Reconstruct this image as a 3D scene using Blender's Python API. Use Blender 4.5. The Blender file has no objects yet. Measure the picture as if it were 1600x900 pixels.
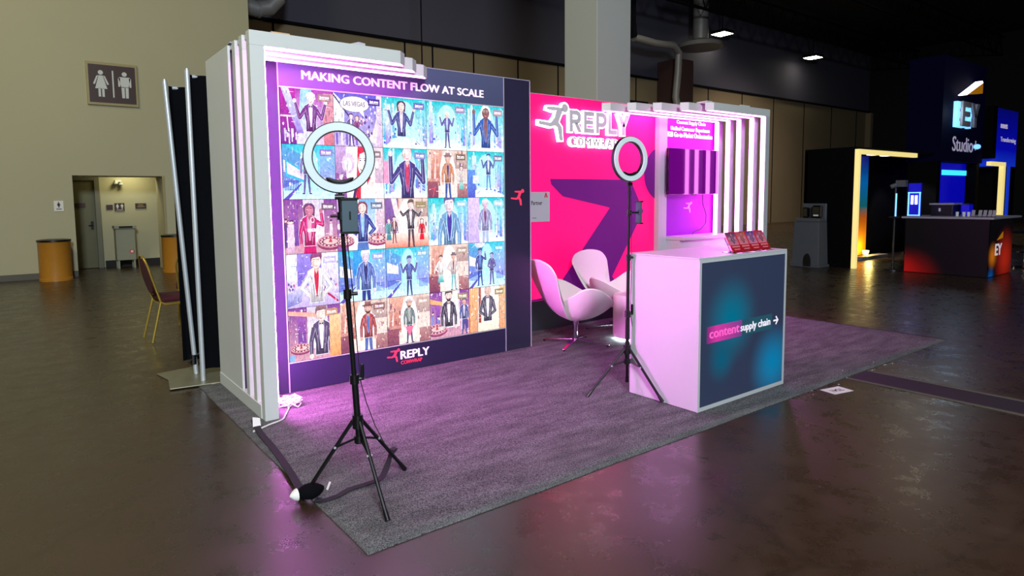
import bpy, bmesh, math, random
from mathutils import Vector, Matrix

C = bpy.context.scene.collection
SC = bpy.context.scene
PI = math.pi
CF = 0.013    # top of the carpet

# ------------------------------------------------------------------ camera
YAW, PITCH, ROLL = 0.6338, -0.0870, -0.0120
fw = Vector((math.sin(YAW) * math.cos(PITCH), math.cos(YAW) * math.cos(PITCH), math.sin(PITCH)))
rt = Vector((math.cos(YAW), -math.sin(YAW), 0))
up = rt.cross(fw)
r2 = math.cos(ROLL) * rt + math.sin(ROLL) * up
u2 = -math.sin(ROLL) * rt + math.cos(ROLL) * up
cam_d = bpy.data.cameras.new('camera')
cam = bpy.data.objects.new('camera', cam_d)
C.objects.link(cam)
mw = Matrix((r2, u2, -fw)).transposed().to_4x4()
mw.translation = Vector((-1.073, -2.303, 1.45))
cam.matrix_world = mw
cam_d.sensor_width = 36
cam_d.lens = 36 * 997.08 / 1600
cam_d.shift_x = (800 - 760.03) / 1600
cam_d.shift_y = (396.013 - 450) / 1600
cam_d.clip_end = 200
SC.camera = cam

# ------------------------------------------------------------------ world, exposure
w = bpy.data.worlds.new('world')
SC.world = w
w.use_nodes = True
w.node_tree.nodes['Background'].inputs[0].default_value = (0.75, 0.8, 1.0, 1)
w.node_tree.nodes['Background'].inputs[1].default_value = 0.012
SC.view_settings.view_transform = 'Standard'
SC.view_settings.look = 'None'
SC.view_settings.exposure = 0.0
SC.view_settings.gamma = 1.0


def area(name, loc, target, size, power, col, sy=None, spread=None):
    l = bpy.data.lights.new(name, 'AREA')
    l.energy = power
    l.color = col
    l.size = size
    if sy:
        l.shape = 'RECTANGLE'
        l.size_y = sy
    if spread:
        l.spread = math.radians(spread)
    o = bpy.data.objects.new(name, l)
    C.objects.link(o)
    o.location = loc
    d = Vector(target) - Vector(loc)
    o.rotation_euler = d.to_track_quat('-Z', 'Y').to_euler()
    return o


# hall lighting (high-bay lamps of the hall outside the frame)
area('hall_lamp_front', (-3.2, -8.5, 6.0), (1.8, 2.4, 1.2), 1.6, 1550, (0.84, 0.95, 1.0))
area('hall_lamp_side', (-7.0, 4.0, 7.0), (0.5, 4.0, 1.0), 1.6, 90, (1.0, 0.92, 0.50))
area('hall_lamp_restroom_wall', (-4.0, 5.5, 8.5), (-0.5, 12.5, 1.5), 1.5, 230, (1.0, 0.90, 0.58))
area('hall_lamp_far_wall', (10.0, 8.0, 8.2), (10.0, 15.4, 1.0), 1.5, 55, (1.0, 0.85, 0.62), spread=120)
area('hall_lamp_far_right', (26.0, 10.0, 8.2), (27.0, 15.4, 0.0), 1.5, 120, (1.0, 0.82, 0.66), spread=95)


# ------------------------------------------------------------------ materials
def s2l(v):
    v = v / 255.0
    return v / 12.92 if v <= 0.04045 else ((v + 0.055) / 1.055) ** 2.4


def rgb(r, g, b):
    return (s2l(r), s2l(g), s2l(b), 1)


def mat(name, col, rough=0.5, metal=0.0, emit=None, es=0.0, vary=0.08, scale=8.0, bump=0.0, coat=0.0, spec=0.5):
    m = bpy.data.materials.new(name)
    m.use_nodes = True
    nt = m.node_tree
    b = nt.nodes['Principled BSDF']
    b.inputs['Roughness'].default_value = rough
    b.inputs['Metallic'].default_value = metal
    b.inputs['Specular IOR Level'].default_value = spec
    if coat:
        b.inputs['Coat Weight'].default_value = coat
        b.inputs['Coat Roughness'].default_value = 0.1
    tc = nt.nodes.new('ShaderNodeTexCoord')
    nz = nt.nodes.new('ShaderNodeTexNoise')
    nz.inputs['Scale'].default_value = scale
    nz.inputs['Detail'].default_value = 6
    nt.links.new(tc.outputs['Object'], nz.inputs['Vector'])
    mx = nt.nodes.new('ShaderNodeMix')
    mx.data_type = 'RGBA'
    k1, k2 = 1 - vary, 1 + vary
    mx.inputs[6].default_value = (col[0] * k1, col[1] * k1, col[2] * k1, 1)
    mx.inputs[7].default_value = (min(1, col[0] * k2), min(1, col[1] * k2), min(1, col[2] * k2), 1)
    nt.links.new(nz.outputs['Fac'], mx.inputs[0])
    nt.links.new(mx.outputs[2], b.inputs['Base Color'])
    if bump:
        bp = nt.nodes.new('ShaderNodeBump')
        bp.inputs['Strength'].default_value = bump
        bp.inputs['Distance'].default_value = 0.01
        nt.links.new(nz.outputs['Fac'], bp.inputs['Height'])
        nt.links.new(bp.outputs['Normal'], b.inputs['Normal'])
    if emit:
        b.inputs['Emission Color'].default_value = emit
        b.inputs['Emission Strength'].default_value = es
    return m


M = {}
M['white'] = mat('white_laminate', rgb(186, 188, 192), 0.35, vary=0.03, scale=3)
M['white_side'] = mat('white_painted_board', rgb(205, 207, 205), 0.5, vary=0.04, scale=3)
M['navy'] = mat('navy_graphic_fabric', rgb(32, 32, 56), 0.55, vary=0.06, scale=5)
M['black'] = mat('black_plastic', rgb(14, 14, 17), 0.35)
M['black_metal'] = mat('black_painted_metal', rgb(12, 11, 15), 0.45, spec=0.3)
M['alu'] = mat('brushed_aluminium', rgb(200, 205, 212), 0.42, 0.45)
M['chrome'] = mat('polished_chrome', rgb(200, 200, 205), 0.12, 1.0)
M['led'] = mat('led_diffuser', rgb(240, 230, 240), 0.6, emit=(1.0, 0.20, 0.92, 1), es=100.0)
M['led_beam'] = mat('led_diffuser_beam', rgb(240, 230, 240), 0.6, emit=(1.0, 0.18, 0.90, 1), es=26.0)
M['led_soft'] = mat('led_diffuser_dimmer', rgb(240, 230, 240), 0.6, emit=(1.0, 0.20, 0.90, 1), es=17.0)
M['led_white'] = mat('white_led', rgb(240, 240, 240), 0.6, emit=(1.0, 0.93, 0.98, 1), es=3.0)
M['white_text'] = mat('white_vinyl', rgb(245, 235, 245), 0.5, emit=(1, 0.9, 1, 1), es=0.35)
M['lit_text'] = mat('lit_white_lettering', rgb(245, 240, 245), 0.5, emit=(1, 0.85, 1, 1), es=1.6)
M['pink'] = mat('backlit_pink_fabric', rgb(235, 10, 110), 0.6, emit=(1.0, 0.0, 0.16, 1), es=0.62, vary=0.05)
M['plum'] = mat('backlit_plum_print', rgb(85, 10, 95), 0.6, emit=rgb(88, 4, 104), es=0.6)
M['base_dark'] = mat('dark_kick_board', rgb(28, 24, 40), 0.6)
M['coral'] = mat('coral_vinyl', rgb(250, 62, 92), 0.5, emit=rgb(250, 50, 88), es=0.25)
M['grey_face'] = mat('grey_letter_face', rgb(214, 208, 212), 0.5)
M['grey_rule'] = mat('grey_letter_outline', rgb(150, 144, 150), 0.5)
M['chair_white'] = mat('white_leatherette', rgb(236, 226, 226), 0.35, vary=0.02, scale=40, bump=0.05)
M['drape'] = mat('black_drape_cloth', rgb(7, 7, 12), 0.95, vary=0.3, scale=20, spec=0.1)
M['gold'] = mat('gold_painted_frame', rgb(178, 148, 62), 0.32, 0.6)
M['burgundy'] = mat('burgundy_upholstery', rgb(70, 10, 24), 0.9, vary=0.3, scale=90)
M['bin_wood'] = mat('tan_bin_laminate', rgb(188, 126, 40), 0.4, vary=0.1)
M['sign_brown'] = mat('brown_sign_board', rgb(58, 30, 26), 0.5)
M['sign_frame'] = mat('beige_sign_frame', rgb(160, 145, 100), 0.5)
M['paper'] = mat('white_paper', rgb(230, 226, 224), 0.8)
M['ink'] = mat('black_ink', rgb(18, 16, 20), 0.7)
M['grey_box'] = mat('grey_cabinet', rgb(140, 140, 122), 0.5)
M['door'] = mat('olive_painted_door', rgb(98, 94, 60), 0.45)
M['door_frame'] = mat('grey_door_frame', rgb(110, 108, 90), 0.5)
M['steel_plate'] = mat('steel_base_plate', rgb(140, 136, 116), 0.4, 0.5, vary=0.15)
M['tan_wood'] = mat('raw_wood', rgb(205, 165, 125), 0.7)
M['duct'] = mat('galvanised_duct', rgb(150, 148, 150), 0.45, 0.3)
M['dark_steel'] = mat('dark_roof_steel', rgb(15, 15, 22), 0.9, spec=0.1)
M['phone_grey'] = mat('slate_phone_case', rgb(62, 80, 92), 0.45)
M['ring_diff'] = mat('frosted_ring_diffuser', rgb(208, 220, 224), 0.45)
M['ey_black'] = mat('black_booth_board', rgb(4, 4, 7), 0.8, spec=0.08)
M['ey_navy'] = mat('dark_navy_board', rgb(4, 4, 18), 0.9, emit=rgb(3, 2, 34), es=0.25, spec=0.05)
M['ey_yellow_led'] = mat('warm_led_profile', rgb(240, 220, 130), 0.5, emit=(1.0, 0.80, 0.30, 1), es=0.75)
M['ey_uplight'] = mat('uplight_lens', rgb(250, 230, 120), 0.5, emit=(1, 0.8, 0.25, 1), es=6)
M['blue_lit'] = mat('blue_backlit_panel', rgb(10, 10, 160), 0.5, emit=rgb(4, 4, 190), es=0.6)
M['cyan_lit'] = mat('cyan_led_strip', rgb(60, 200, 240), 0.5, emit=rgb(60, 210, 235), es=1.3)
M['ice_led'] = mat('ice_blue_led', rgb(120, 190, 250), 0.5, emit=rgb(120, 190, 255), es=1.4)
M['gold_tri'] = mat('amber_sign_face', rgb(190, 120, 10), 0.5, emit=rgb(160, 100, 10), es=0.6)
M['station_grey'] = mat('grey_moulded_plastic', rgb(82, 84, 92), 0.5)
M['dark_gloss'] = mat('black_glossy_plastic', rgb(8, 8, 10), 0.12, coat=0.6)
M['red_card'] = mat('red_printed_card', rgb(214, 24, 42), 0.4)
M['strap'] = mat('dark_purple_webbing', rgb(30, 24, 34), 0.8, vary=0.2, scale=60)
M['yellow_tape'] = mat('yellow_tape', rgb(220, 215, 30), 0.6)
M['count_top'] = mat('grey_counter_top', rgb(150, 146, 158), 0.4)
M['lamp_glow'] = mat('high_bay_lens', rgb(240, 240, 240), 0.5, emit=(1, 0.90, 0.66, 1), es=16)


def link_nodes(m):
    return m.node_tree, m.node_tree.nodes, m.node_tree.links, m.node_tree.nodes['Principled BSDF']


def floor_material():
    m = bpy.data.materials.new('polished_brown_concrete')
    m.use_nodes = True
    nt, N, L, b = link_nodes(m)
    tc = N.new('ShaderNodeTexCoord')
    n1 = N.new('ShaderNodeTexNoise'); n1.inputs['Scale'].default_value = 0.55; n1.inputs['Detail'].default_value = 8; n1.inputs['Roughness'].default_value = 0.65
    n2 = N.new('ShaderNodeTexNoise'); n2.inputs['Scale'].default_value = 5.0; n2.inputs['Detail'].default_value = 10; n2.inputs['Roughness'].default_value = 0.7
    n3 = N.new('ShaderNodeTexNoise'); n3.inputs['Scale'].default_value = 26.0; n3.inputs['Detail'].default_value = 8
    v = N.new('ShaderNodeTexVoronoi'); v.feature = 'DISTANCE_TO_EDGE'; v.inputs['Scale'].default_value = 0.42
    dist = N.new('ShaderNodeMix'); dist.data_type = 'VECTOR'; dist.inputs[0].default_value = 0.12
    for n in (n1, n2, n3):
        L.new(tc.outputs['Object'], n.inputs['Vector'])
    L.new(tc.outputs['Object'], dist.inputs[4]); L.new(n2.outputs['Color'], dist.inputs[5])
    L.new(dist.outputs[1], v.inputs['Vector'])
    cr = N.new('ShaderNodeValToRGB')
    cr.color_ramp.elements[0].position = 0.30; cr.color_ramp.elements[0].color = rgb(41, 29, 20)
    cr.color_ramp.elements[1].position = 0.70; cr.color_ramp.elements[1].color = rgb(67, 51, 37)
    mixf = N.new('ShaderNodeMath'); mixf.operation = 'ADD'
    h = N.new('ShaderNodeMath'); h.operation = 'MULTIPLY'; h.inputs[1].default_value = 0.5
    h2 = N.new('ShaderNodeMath'); h2.operation = 'MULTIPLY'; h2.inputs[1].default_value = 0.5
    L.new(n1.outputs['Fac'], h.inputs[0]); L.new(n2.outputs['Fac'], h2.inputs[0])
    L.new(h.outputs[0], mixf.inputs[0]); L.new(h2.outputs[0], mixf.inputs[1])
    L.new(mixf.outputs[0], cr.inputs[0])
    ck = N.new('ShaderNodeValToRGB')
    ck.color_ramp.elements[0].position = 0.0; ck.color_ramp.elements[0].color = (0.78, 0.78, 0.78, 1)
    ck.color_ramp.elements[1].position = 0.006; ck.color_ramp.elements[1].color = (1, 1, 1, 1)
    L.new(v.outputs['Distance'], ck.inputs[0])
    mu = N.new('ShaderNodeMix'); mu.data_type = 'RGBA'; mu.blend_type = 'MULTIPLY'; mu.inputs[0].default_value = 1
    L.new(cr.outputs[0], mu.inputs[6]); L.new(ck.outputs[0], mu.inputs[7])
    L.new(mu.outputs[2], b.inputs['Base Color'])
    rr = N.new('ShaderNodeMapRange'); rr.inputs[3].default_value = 0.20; rr.inputs[4].default_value = 0.40
    rr.inputs[1].default_value = 0.3; rr.inputs[2].default_value = 0.7
    L.new(n2.outputs['Fac'], rr.inputs[0]); L.new(rr.outputs[0], b.inputs['Roughness'])
    bp = N.new('ShaderNodeBump'); bp.inputs['Strength'].default_value = 0.05; bp.inputs['Distance'].default_value = 0.02
    L.new(mixf.outputs[0], bp.inputs['Height'])
    bp2 = N.new('ShaderNodeBump'); bp2.inputs['Strength'].default_value = 0.03; bp2.inputs['Distance'].default_value = 0.005
    L.new(n3.outputs['Fac'], bp2.inputs['Height']); L.new(bp.outputs[0], bp2.inputs['Normal'])
    L.new(bp2.outputs[0], b.inputs['Normal'])
    b.inputs['Specular IOR Level'].default_value = 0.85
    return m


def carpet_material():
    m = bpy.data.materials.new('charcoal_carpet')
    m.use_nodes = True
    nt, N, L, b = link_nodes(m)
    tc = N.new('ShaderNodeTexCoord')
    n1 = N.new('ShaderNodeTexNoise'); n1.inputs['Scale'].default_value = 160; n1.inputs['Detail'].default_value = 3; n1.inputs['Roughness'].default_value = 0.8
    n2 = N.new('ShaderNodeTexNoise'); n2.inputs['Scale'].default_value = 5; n2.inputs['Detail'].default_value = 6
    mp = N.new('ShaderNodeMapping'); mp.inputs['Scale'].default_value = (0.6, 2.2, 1)
    L.new(tc.outputs['Object'], n1.inputs['Vector']); L.new(tc.outputs['Object'], mp.inputs[0]); L.new(mp.outputs[0], n2.inputs['Vector'])
    cr = N.new('ShaderNodeValToRGB')
    cr.color_ramp.elements[0].position = 0.36; cr.color_ramp.elements[0].color = rgb(38, 38, 42)
    cr.color_ramp.elements[1].position = 0.66; cr.color_ramp.elements[1].color = rgb(150, 148, 152)
    L.new(n1.outputs['Fac'], cr.inputs[0])
    c2 = N.new('ShaderNodeValToRGB')
    c2.color_ramp.elements[0].position = 0.35; c2.color_ramp.elements[0].color = (0.62, 0.62, 0.62, 1)
    c2.color_ramp.elements[1].position = 0.65; c2.color_ramp.elements[1].color = (1, 1, 1, 1)
    L.new(n2.outputs['Fac'], c2.inputs[0])
    mu = N.new('ShaderNodeMix'); mu.data_type = 'RGBA'; mu.blend_type = 'MULTIPLY'; mu.inputs[0].default_value = 1
    L.new(cr.outputs[0], mu.inputs[6]); L.new(c2.outputs[0], mu.inputs[7])
    L.new(mu.outputs[2], b.inputs['Base Color'])
    b.inputs['Roughness'].default_value = 1.0
    b.inputs['Specular IOR Level'].default_value = 0.1
    bp = N.new('ShaderNodeBump'); bp.inputs['Strength'].default_value = 0.7; bp.inputs['Distance'].default_value = 0.006
    L.new(n1.outputs['Fac'], bp.inputs['Height'])
    bp2 = N.new('ShaderNodeBump'); bp2.inputs['Strength'].default_value = 0.5; bp2.inputs['Distance'].default_value = 0.03
    L.new(n2.outputs['Fac'], bp2.inputs['Height']); L.new(bp.outputs[0], bp2.inputs['Normal'])
    L.new(bp2.outputs[0], b.inputs['Normal'])
    return m


def wall_material(name, c1, c2, scale=0.6, rough=0.85):
    m = mat(name, c1, rough, vary=0.0)
    nt, N, L, b = link_nodes(m)
    nz = [n for n in N if n.bl_idname == 'ShaderNodeTexNoise'][0]
    mx = [n for n in N if n.bl_idname == 'ShaderNodeMix'][0]
    nz.inputs['Scale'].default_value = scale
    mx.inputs[6].default_value = c1
    mx.inputs[7].default_value = c2
    return m


def attr_emit_material():
    m = bpy.data.materials.new('led_picture_print')
    m.use_nodes = True
    nt = m.node_tree
    N, L = nt.nodes, nt.links
    N.clear()
    out = N.new('ShaderNodeOutputMaterial')
    e = N.new('ShaderNodeEmission')
    a = N.new('ShaderNodeAttribute'); a.attribute_name = 'Col'
    tc = N.new('ShaderNodeTexCoord')
    nz = N.new('ShaderNodeTexNoise'); nz.inputs['Scale'].default_value = 38; nz.inputs['Detail'].default_value = 5; nz.inputs['Roughness'].default_value = 0.7
    mp = N.new('ShaderNodeMapping'); mp.inputs['Scale'].default_value = (1.6, 1, 0.8)
    L.new(tc.outputs['Object'], mp.inputs[0]); L.new(mp.outputs[0], nz.inputs['Vector'])
    r = N.new('ShaderNodeValToRGB')
    r.color_ramp.elements[0].position = 0.33; r.color_ramp.elements[0].color = (0.74, 0.72, 0.82, 1)
    r.color_ramp.elements[1].position = 0.62; r.color_ramp.elements[1].color = (1.25, 1.22, 1.22, 1)
    L.new(nz.outputs['Fac'], r.inputs[0])
    mu = N.new('ShaderNodeMix'); mu.data_type = 'RGBA'; mu.blend_type = 'MULTIPLY'; mu.inputs[0].default_value = 1
    L.new(a.outputs['Color'], mu.inputs[6]); L.new(r.outputs[0], mu.inputs[7])
    L.new(mu.outputs[2], e.inputs['Color'])
    e.inputs['Strength'].default_value = 1.3
    L.new(e.outputs[0], out.inputs[0])
    return m


def gradient_material(name, stops, axis=2, z0=0.0, z1=1.0, rough=0.55, es=0.0):
    """printed graphic whose colours run along one world axis"""
    m = bpy.data.materials.new(name)
    m.use_nodes = True
    nt, N, L, b = link_nodes(m)
    tc = N.new('ShaderNodeTexCoord')
    sp = N.new('ShaderNodeSeparateXYZ')
    mr = N.new('ShaderNodeMapRange')
    mr.inputs[1].default_value = z0; mr.inputs[2].default_value = z1
    cr = N.new('ShaderNodeValToRGB')
    el = cr.color_ramp.elements
    while len(el) < len(stops):
        el.new(0.5)
    for i, (p, c) in enumerate(stops):
        el[i].position = p
        el[i].color = c
    L.new(tc.outputs['Object'], sp.inputs[0]); L.new(sp.outputs[axis], mr.inputs[0]); L.new(mr.outputs[0], cr.inputs[0])
    L.new(cr.outputs[0], b.inputs['Base Color'])
    b.inputs['Roughness'].default_value = rough
    if es:
        L.new(cr.outputs[0], b.inputs['Emission Color'])
        b.inputs['Emission Strength'].default_value = es
    return m


def blob_material(name, base, blobs, rough=0.3, es=0.0):
    """printed graphic: soft coloured discs (x,z,radius,colour) on a base colour"""
    m = bpy.data.materials.new(name)
    m.use_nodes = True
    nt, N, L, b = link_nodes(m)
    tc = N.new('ShaderNodeTexCoord')
    prev = None
    for (x, y, z, r, c) in blobs:
        d = N.new('ShaderNodeVectorMath'); d.operation = 'DISTANCE'
        d.inputs[1].default_value = (x, y, z)
        L.new(tc.outputs['Object'], d.inputs[0])
        mr = N.new('ShaderNodeMapRange'); mr.interpolation_type = 'SMOOTHSTEP'
        mr.inputs[1].default_value = 0; mr.inputs[2].default_value = r; mr.inputs[3].default_value = 1; mr.inputs[4].default_value = 0
        L.new(d.outputs['Value'], mr.inputs[0])
        mx = N.new('ShaderNodeMix'); mx.data_type = 'RGBA'
        L.new(mr.outputs[0], mx.inputs[0])
        if prev is None:
            mx.inputs[6].default_value = base
        else:
            L.new(prev, mx.inputs[6])
        mx.inputs[7].default_value = c
        prev = mx.outputs[2]
    L.new(prev, b.inputs['Base Color'])
    b.inputs['Roughness'].default_value = rough
    b.inputs['Specular IOR Level'].default_value = 0.2
    if es:
        L.new(prev, b.inputs['Emission Color'])
        b.inputs['Emission Strength'].default_value = es
    return m


M['floor'] = floor_material()
M['carpet'] = carpet_material()
M['beige_wall'] = wall_material('beige_painted_wall', rgb(176, 170, 142), rgb(186, 180, 150))
M['far_wall'] = wall_material('brown_panel_wall', rgb(128, 114, 88), rgb(140, 124, 100), 0.3)
M['upper_wall'] = wall_material('slate_upper_wall', rgb(82, 80, 96), rgb(70, 70, 88), 0.3)
M['ceiling'] = wall_material('black_painted_ceiling', rgb(10, 10, 16), rgb(7, 7, 12), 0.3)
M['pillar'] = wall_material('grey_painted_pillar', rgb(170, 172, 164), rgb(176, 176, 170), 0.5)
M['dark_wall'] = wall_material('unlit_hall_wall', rgb(12, 12, 20), rgb(8, 8, 14), 0.5)  # near-black colour carries the darkness of the unlit far hall wall
M['baseboard'] = mat('dark_rubber_baseboard', rgb(88, 84, 74), 0.6)
M['picture'] = attr_emit_material()
M['purple_panel'] = blob_material('backlit_violet_graphic', rgb(138, 22, 178),
                                  [(6.5, 2.86, 1.7, 1.0, rgb(196, 6, 206)), (5.48, 2.86, 1.6, 0.22, rgb(48, 44, 128)),
                                   (5.6, 2.86, 2.3, 0.5, rgb(170, 6, 205))], 0.5, 0.30)
M['navy_main'] = gradient_material('navy_graphic_gradient', [(0, rgb(32, 28, 62)), (.6, rgb(40, 42, 70)), (1, rgb(74, 86, 112))], 2, 0.0, 2.5, 0.55)
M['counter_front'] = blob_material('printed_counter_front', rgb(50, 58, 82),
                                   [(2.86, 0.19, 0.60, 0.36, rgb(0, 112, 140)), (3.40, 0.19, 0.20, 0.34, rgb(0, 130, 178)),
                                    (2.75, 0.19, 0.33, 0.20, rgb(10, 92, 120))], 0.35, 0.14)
M['tag_pink'] = gradient_material('pink_highlight', [(0, rgb(120, 40, 110)), (.25, rgb(205, 50, 150)), (1, rgb(110, 60, 130))], 0, 2.58, 3.0, 0.5, 0.35)
M['tag_teal'] = mat('teal_translucent_tag', rgb(38, 82, 96), 0.4, emit=rgb(30, 72, 88), es=0.3)
M['gradient_wall'] = gradient_material('blue_orange_print', [(0.0, rgb(230, 150, 10)), (0.38, rgb(205, 100, 20)), (0.50, rgb(20, 110, 120)), (0.75, rgb(0, 110, 190)), (1.0, rgb(10, 30, 150))], 2, 0.1, 2.2, 0.5, 0.4)
M['ey_front_print'] = blob_material('black_red_print', rgb(6, 5, 8), [(12.05, 2.5, -0.10, 0.62, rgb(150, 12, 10)), (12.05, 2.6, 0.05, 0.34, rgb(170, 20, 16))], 0.5, 0.35)
M['ey_side_print'] = blob_material('orange_blue_print', rgb(10, 8, 12), [(12.9, 1.3, 0.28, 0.62, rgb(196, 40, 20)), (12.25, 1.3, 0.36, 0.28, rgb(220, 120, 20)), (12.2, 1.3, 0.0, 0.22, rgb(10, 90, 170))], 0.5, 0.4)
M['kiosk_blue'] = gradient_material('blue_kiosk_print', [(0, rgb(20, 60, 220)), (0.3, rgb(4, 10, 190)), (1, rgb(4, 6, 120))], 2, 2.1, 3.6, 0.5, 0.55)
tvm = mat('tv_glass_painted_glow', rgb(20, 6, 30), 0.06, emit=rgb(130, 0, 150), es=0.6, vary=0.0)  # violet emission stands in for purple reflected in the dark glass
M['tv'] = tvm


# ------------------------------------------------------------------ geometry helpers
class G:
    def __init__(s):
        s.v, s.f = [], []

    def box(s, x0, x1, y0, y1, z0, z1, m=None):
        b = len(s.v)
        P = [(x0, y0, z0), (x1, y0, z0), (x1, y1, z0), (x0, y1, z0), (x0, y0, z1), (x1, y0, z1), (x1, y1, z1), (x0, y1, z1)]
        if m is not None:
            P = [tuple(m @ Vector(p)) for p in P]
        s.v += P
        s.f += [tuple(b + i for i in q) for q in ((3, 2, 1, 0), (4, 5, 6, 7), (0, 1, 5, 4), (1, 2, 6, 5), (2, 3, 7, 6), (3, 0, 4, 7))]
        return s

    def prism(s, pts, a, lo, hi, m=None):
        """pts 2-D polygon; a = axis it is extruded along ('z': xy, 'y': xz, 'x': yz)"""
        b = len(s.v)
        n = len(pts)
        for h in (lo, hi):
            for p in pts:
                q = {'z': (p[0], p[1], h), 'y': (p[0], h, p[1]), 'x': (h, p[0], p[1])}[a]
                s.v.append(tuple(m @ Vector(q)) if m is not None else q)
        s.f.append(tuple(b + i for i in reversed(range(n))))
        s.f.append(tuple(b + n + i for i in range(n)))
        for i in range(n):
            j = (i + 1) % n
            s.f.append((b + i, b + j, b + n + j, b + n + i))
        return s

    def tube(s, path, r, n=10, closed=False):
        path = [Vector(p) for p in path]
        K = len(path)
        rs = r if isinstance(r, (list, tuple)) else [r] * K
        b = len(s.v)
        prev = None
        for i, p in enumerate(path):
            if closed:
                d = path[(i + 1) % K] - path[i - 1]
            else:
                d = path[min(i + 1, K - 1)] - path[max(i - 1, 0)]
            d.normalize()
            if prev is None:
                a = Vector((0, 0, 1)) if abs(d.z) < 0.9 else Vector((1, 0, 0))
                u = d.cross(a).normalized()
            else:
                u = (prev - d * prev.dot(d)).normalized()
            prev = u
            v = d.cross(u)
            for k in range(n):
                t = 2 * PI * k / n
                s.v.append(tuple(p + (u * math.cos(t) + v * math.sin(t)) * rs[i]))
        for i in range(K if closed else K - 1):
            i2 = (i + 1) % K
            for k in range(n):
                k2 = (k + 1) % n
                s.f.append((b + i * n + k, b + i * n + k2, b + i2 * n + k2, b + i2 * n + k))
        if not closed:
            s.f.append(tuple(b + k for k in reversed(range(n))))
            s.f.append(tuple(b + (K - 1) * n + k for k in range(n)))
        return s

    def lathe(s, prof, cx=0, cy=0, n=28):
        b = len(s.v)
        K = len(prof)
        for (r, z) in prof:
            for k in range(n):
                t = 2 * PI * k / n
                s.v.append((cx + r * math.cos(t), cy + r * math.sin(t), z))
        for i in range(K - 1):
            for k in range(n):
                k2 = (k + 1) % n
                s.f.append((b + i * n + k, b + i * n + k2, b + (i + 1) * n + k2, b + (i + 1) * n + k))
        s.f.append(tuple(b + k for k in reversed(range(n))))
        s.f.append(tuple(b + (K - 1) * n + k for k in range(n)))
        return s

    def build(s, name, m, parent=None, bevel=0.0, smooth=False, fix=True):
        me = bpy.data.meshes.new(name)
        me.from_pydata(s.v, [], s.f)
        if fix:
            bm = bmesh.new(); bm.from_mesh(me)
            bmesh.ops.recalc_face_normals(bm, faces=bm.faces)
            bm.to_mesh(me); bm.free()
        me.materials.append(M[m] if isinstance(m, str) else m)
        if smooth:
            for p in me.polygons:
                p.use_smooth = True
        o = bpy.data.objects.new(name, me)
        C.objects.link(o)
        if smooth and fix:
            me.set_sharp_from_angle(angle=math.radians(40))
        if bevel:
            md = o.modifiers.new('bevel', 'BEVEL')
            md.width = bevel; md.segments = 2; md.limit_method = 'ANGLE'
        if parent:
            attach(o, parent)
        return o


def world_inv(p):
    if p.type == 'EMPTY':
        return (Matrix.LocRotScale(p.location, p.rotation_euler, p.scale)).inverted()
    return Matrix.Identity(4)


def attach(o, p):
    o.parent = p
    if p.type == 'EMPTY' and not p.get('_local'):
        o.matrix_parent_inverse = world_inv(p)


def tag(o, label=None, cat=None, group=None, kind=None):
    if label: o['label'] = label
    if cat: o['category'] = cat
    if group: o['group'] = group
    if kind: o['kind'] = kind
    return o


def thing(name, label, cat, loc=(0, 0, 0), group=None, local=False):
    o = bpy.data.objects.new(name, None)
    C.objects.link(o)
    o.location = loc
    o.empty_display_size = 0.1
    if local:
        o['_local'] = 1
    return tag(o, label, cat, group)


def struct(name, g, m, **k):
    o = g.build(name, m, **k)
    o['kind'] = 'structure'
    return o


def dup(root, loc, rotz, label=None, group=None):
    r = root.copy(); C.objects.link(r)
    r.location = loc; r.rotation_euler = (0, 0, rotz)
    if label: r['label'] = label
    if group: r['group'] = group
    for ch in list(root.children):
        c = ch.copy(); C.objects.link(c); c.parent = r
        for g in ch.children:
            d = g.copy(); C.objects.link(d); d.parent = c
    return r


def text(name, s, origin, ux, uz, w, h, m, parent=None, depth=0.002, fat=0.0, shear=0.0, spacing=1.0, bold=0.0):
    """lettering fitted to w x h metres; origin = lower left corner, ux, uz = unit directions"""
    cu = bpy.data.curves.new('t', 'FONT')
    cu.body = s
    cu.extrude = 0.01
    cu.offset = fat
    cu.shear = shear
    cu.space_character = spacing
    cu.resolution_u = 3
    ob = bpy.data.objects.new('t', cu)
    C.objects.link(ob)
    dg = bpy.context.evaluated_depsgraph_get()
    me = bpy.data.meshes.new_from_object(ob.evaluated_get(dg))
    bpy.data.objects.remove(ob)
    bpy.data.curves.remove(cu)
    xs = [v.co.x for v in me.vertices]; ys = [v.co.y for v in me.vertices]
    x0, x1, y0, y1 = min(xs), max(xs), min(ys), max(ys)
    ux, uz, og = Vector(ux), Vector(uz), Vector(origin)
    nn = ux.cross(uz)
    for v in me.vertices:
        a = (v.co.x - x0) / (x1 - x0) * w
        b = (v.co.y - y0) / (y1 - y0) * h
        c = (0.0 if v.co.z < 0 else depth)
        v.co = og + ux * a + uz * b + nn * c
    if bold:
        vs0 = [v.co.copy() for v in me.vertices]
        fs0 = [tuple(p.vertices) for p in me.polygons]
        n0 = len(vs0)
        d = bold * h
        vv, ff = [], []
        for k, (dx, dz) in enumerate(((-d, 0), (d, 0), (-d * .5, d * .45), (d * .5, -d * .45), (0, 0))):
            off = ux * dx + uz * dz + nn * (k * 0.00004)
            vv += [p + off for p in vs0]
            ff += [tuple(i + k * n0 for i in f) for f in fs0]
        me = bpy.data.meshes.new(name)
        me.from_pydata([tuple(p) for p in vv], [], ff)
    me.materials.clear()
    me.materials.append(M[m] if isinstance(m, str) else m)
    o = bpy.data.objects.new(name, me)
    C.objects.link(o)
    if parent:
        attach(o, parent)
    return o


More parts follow.
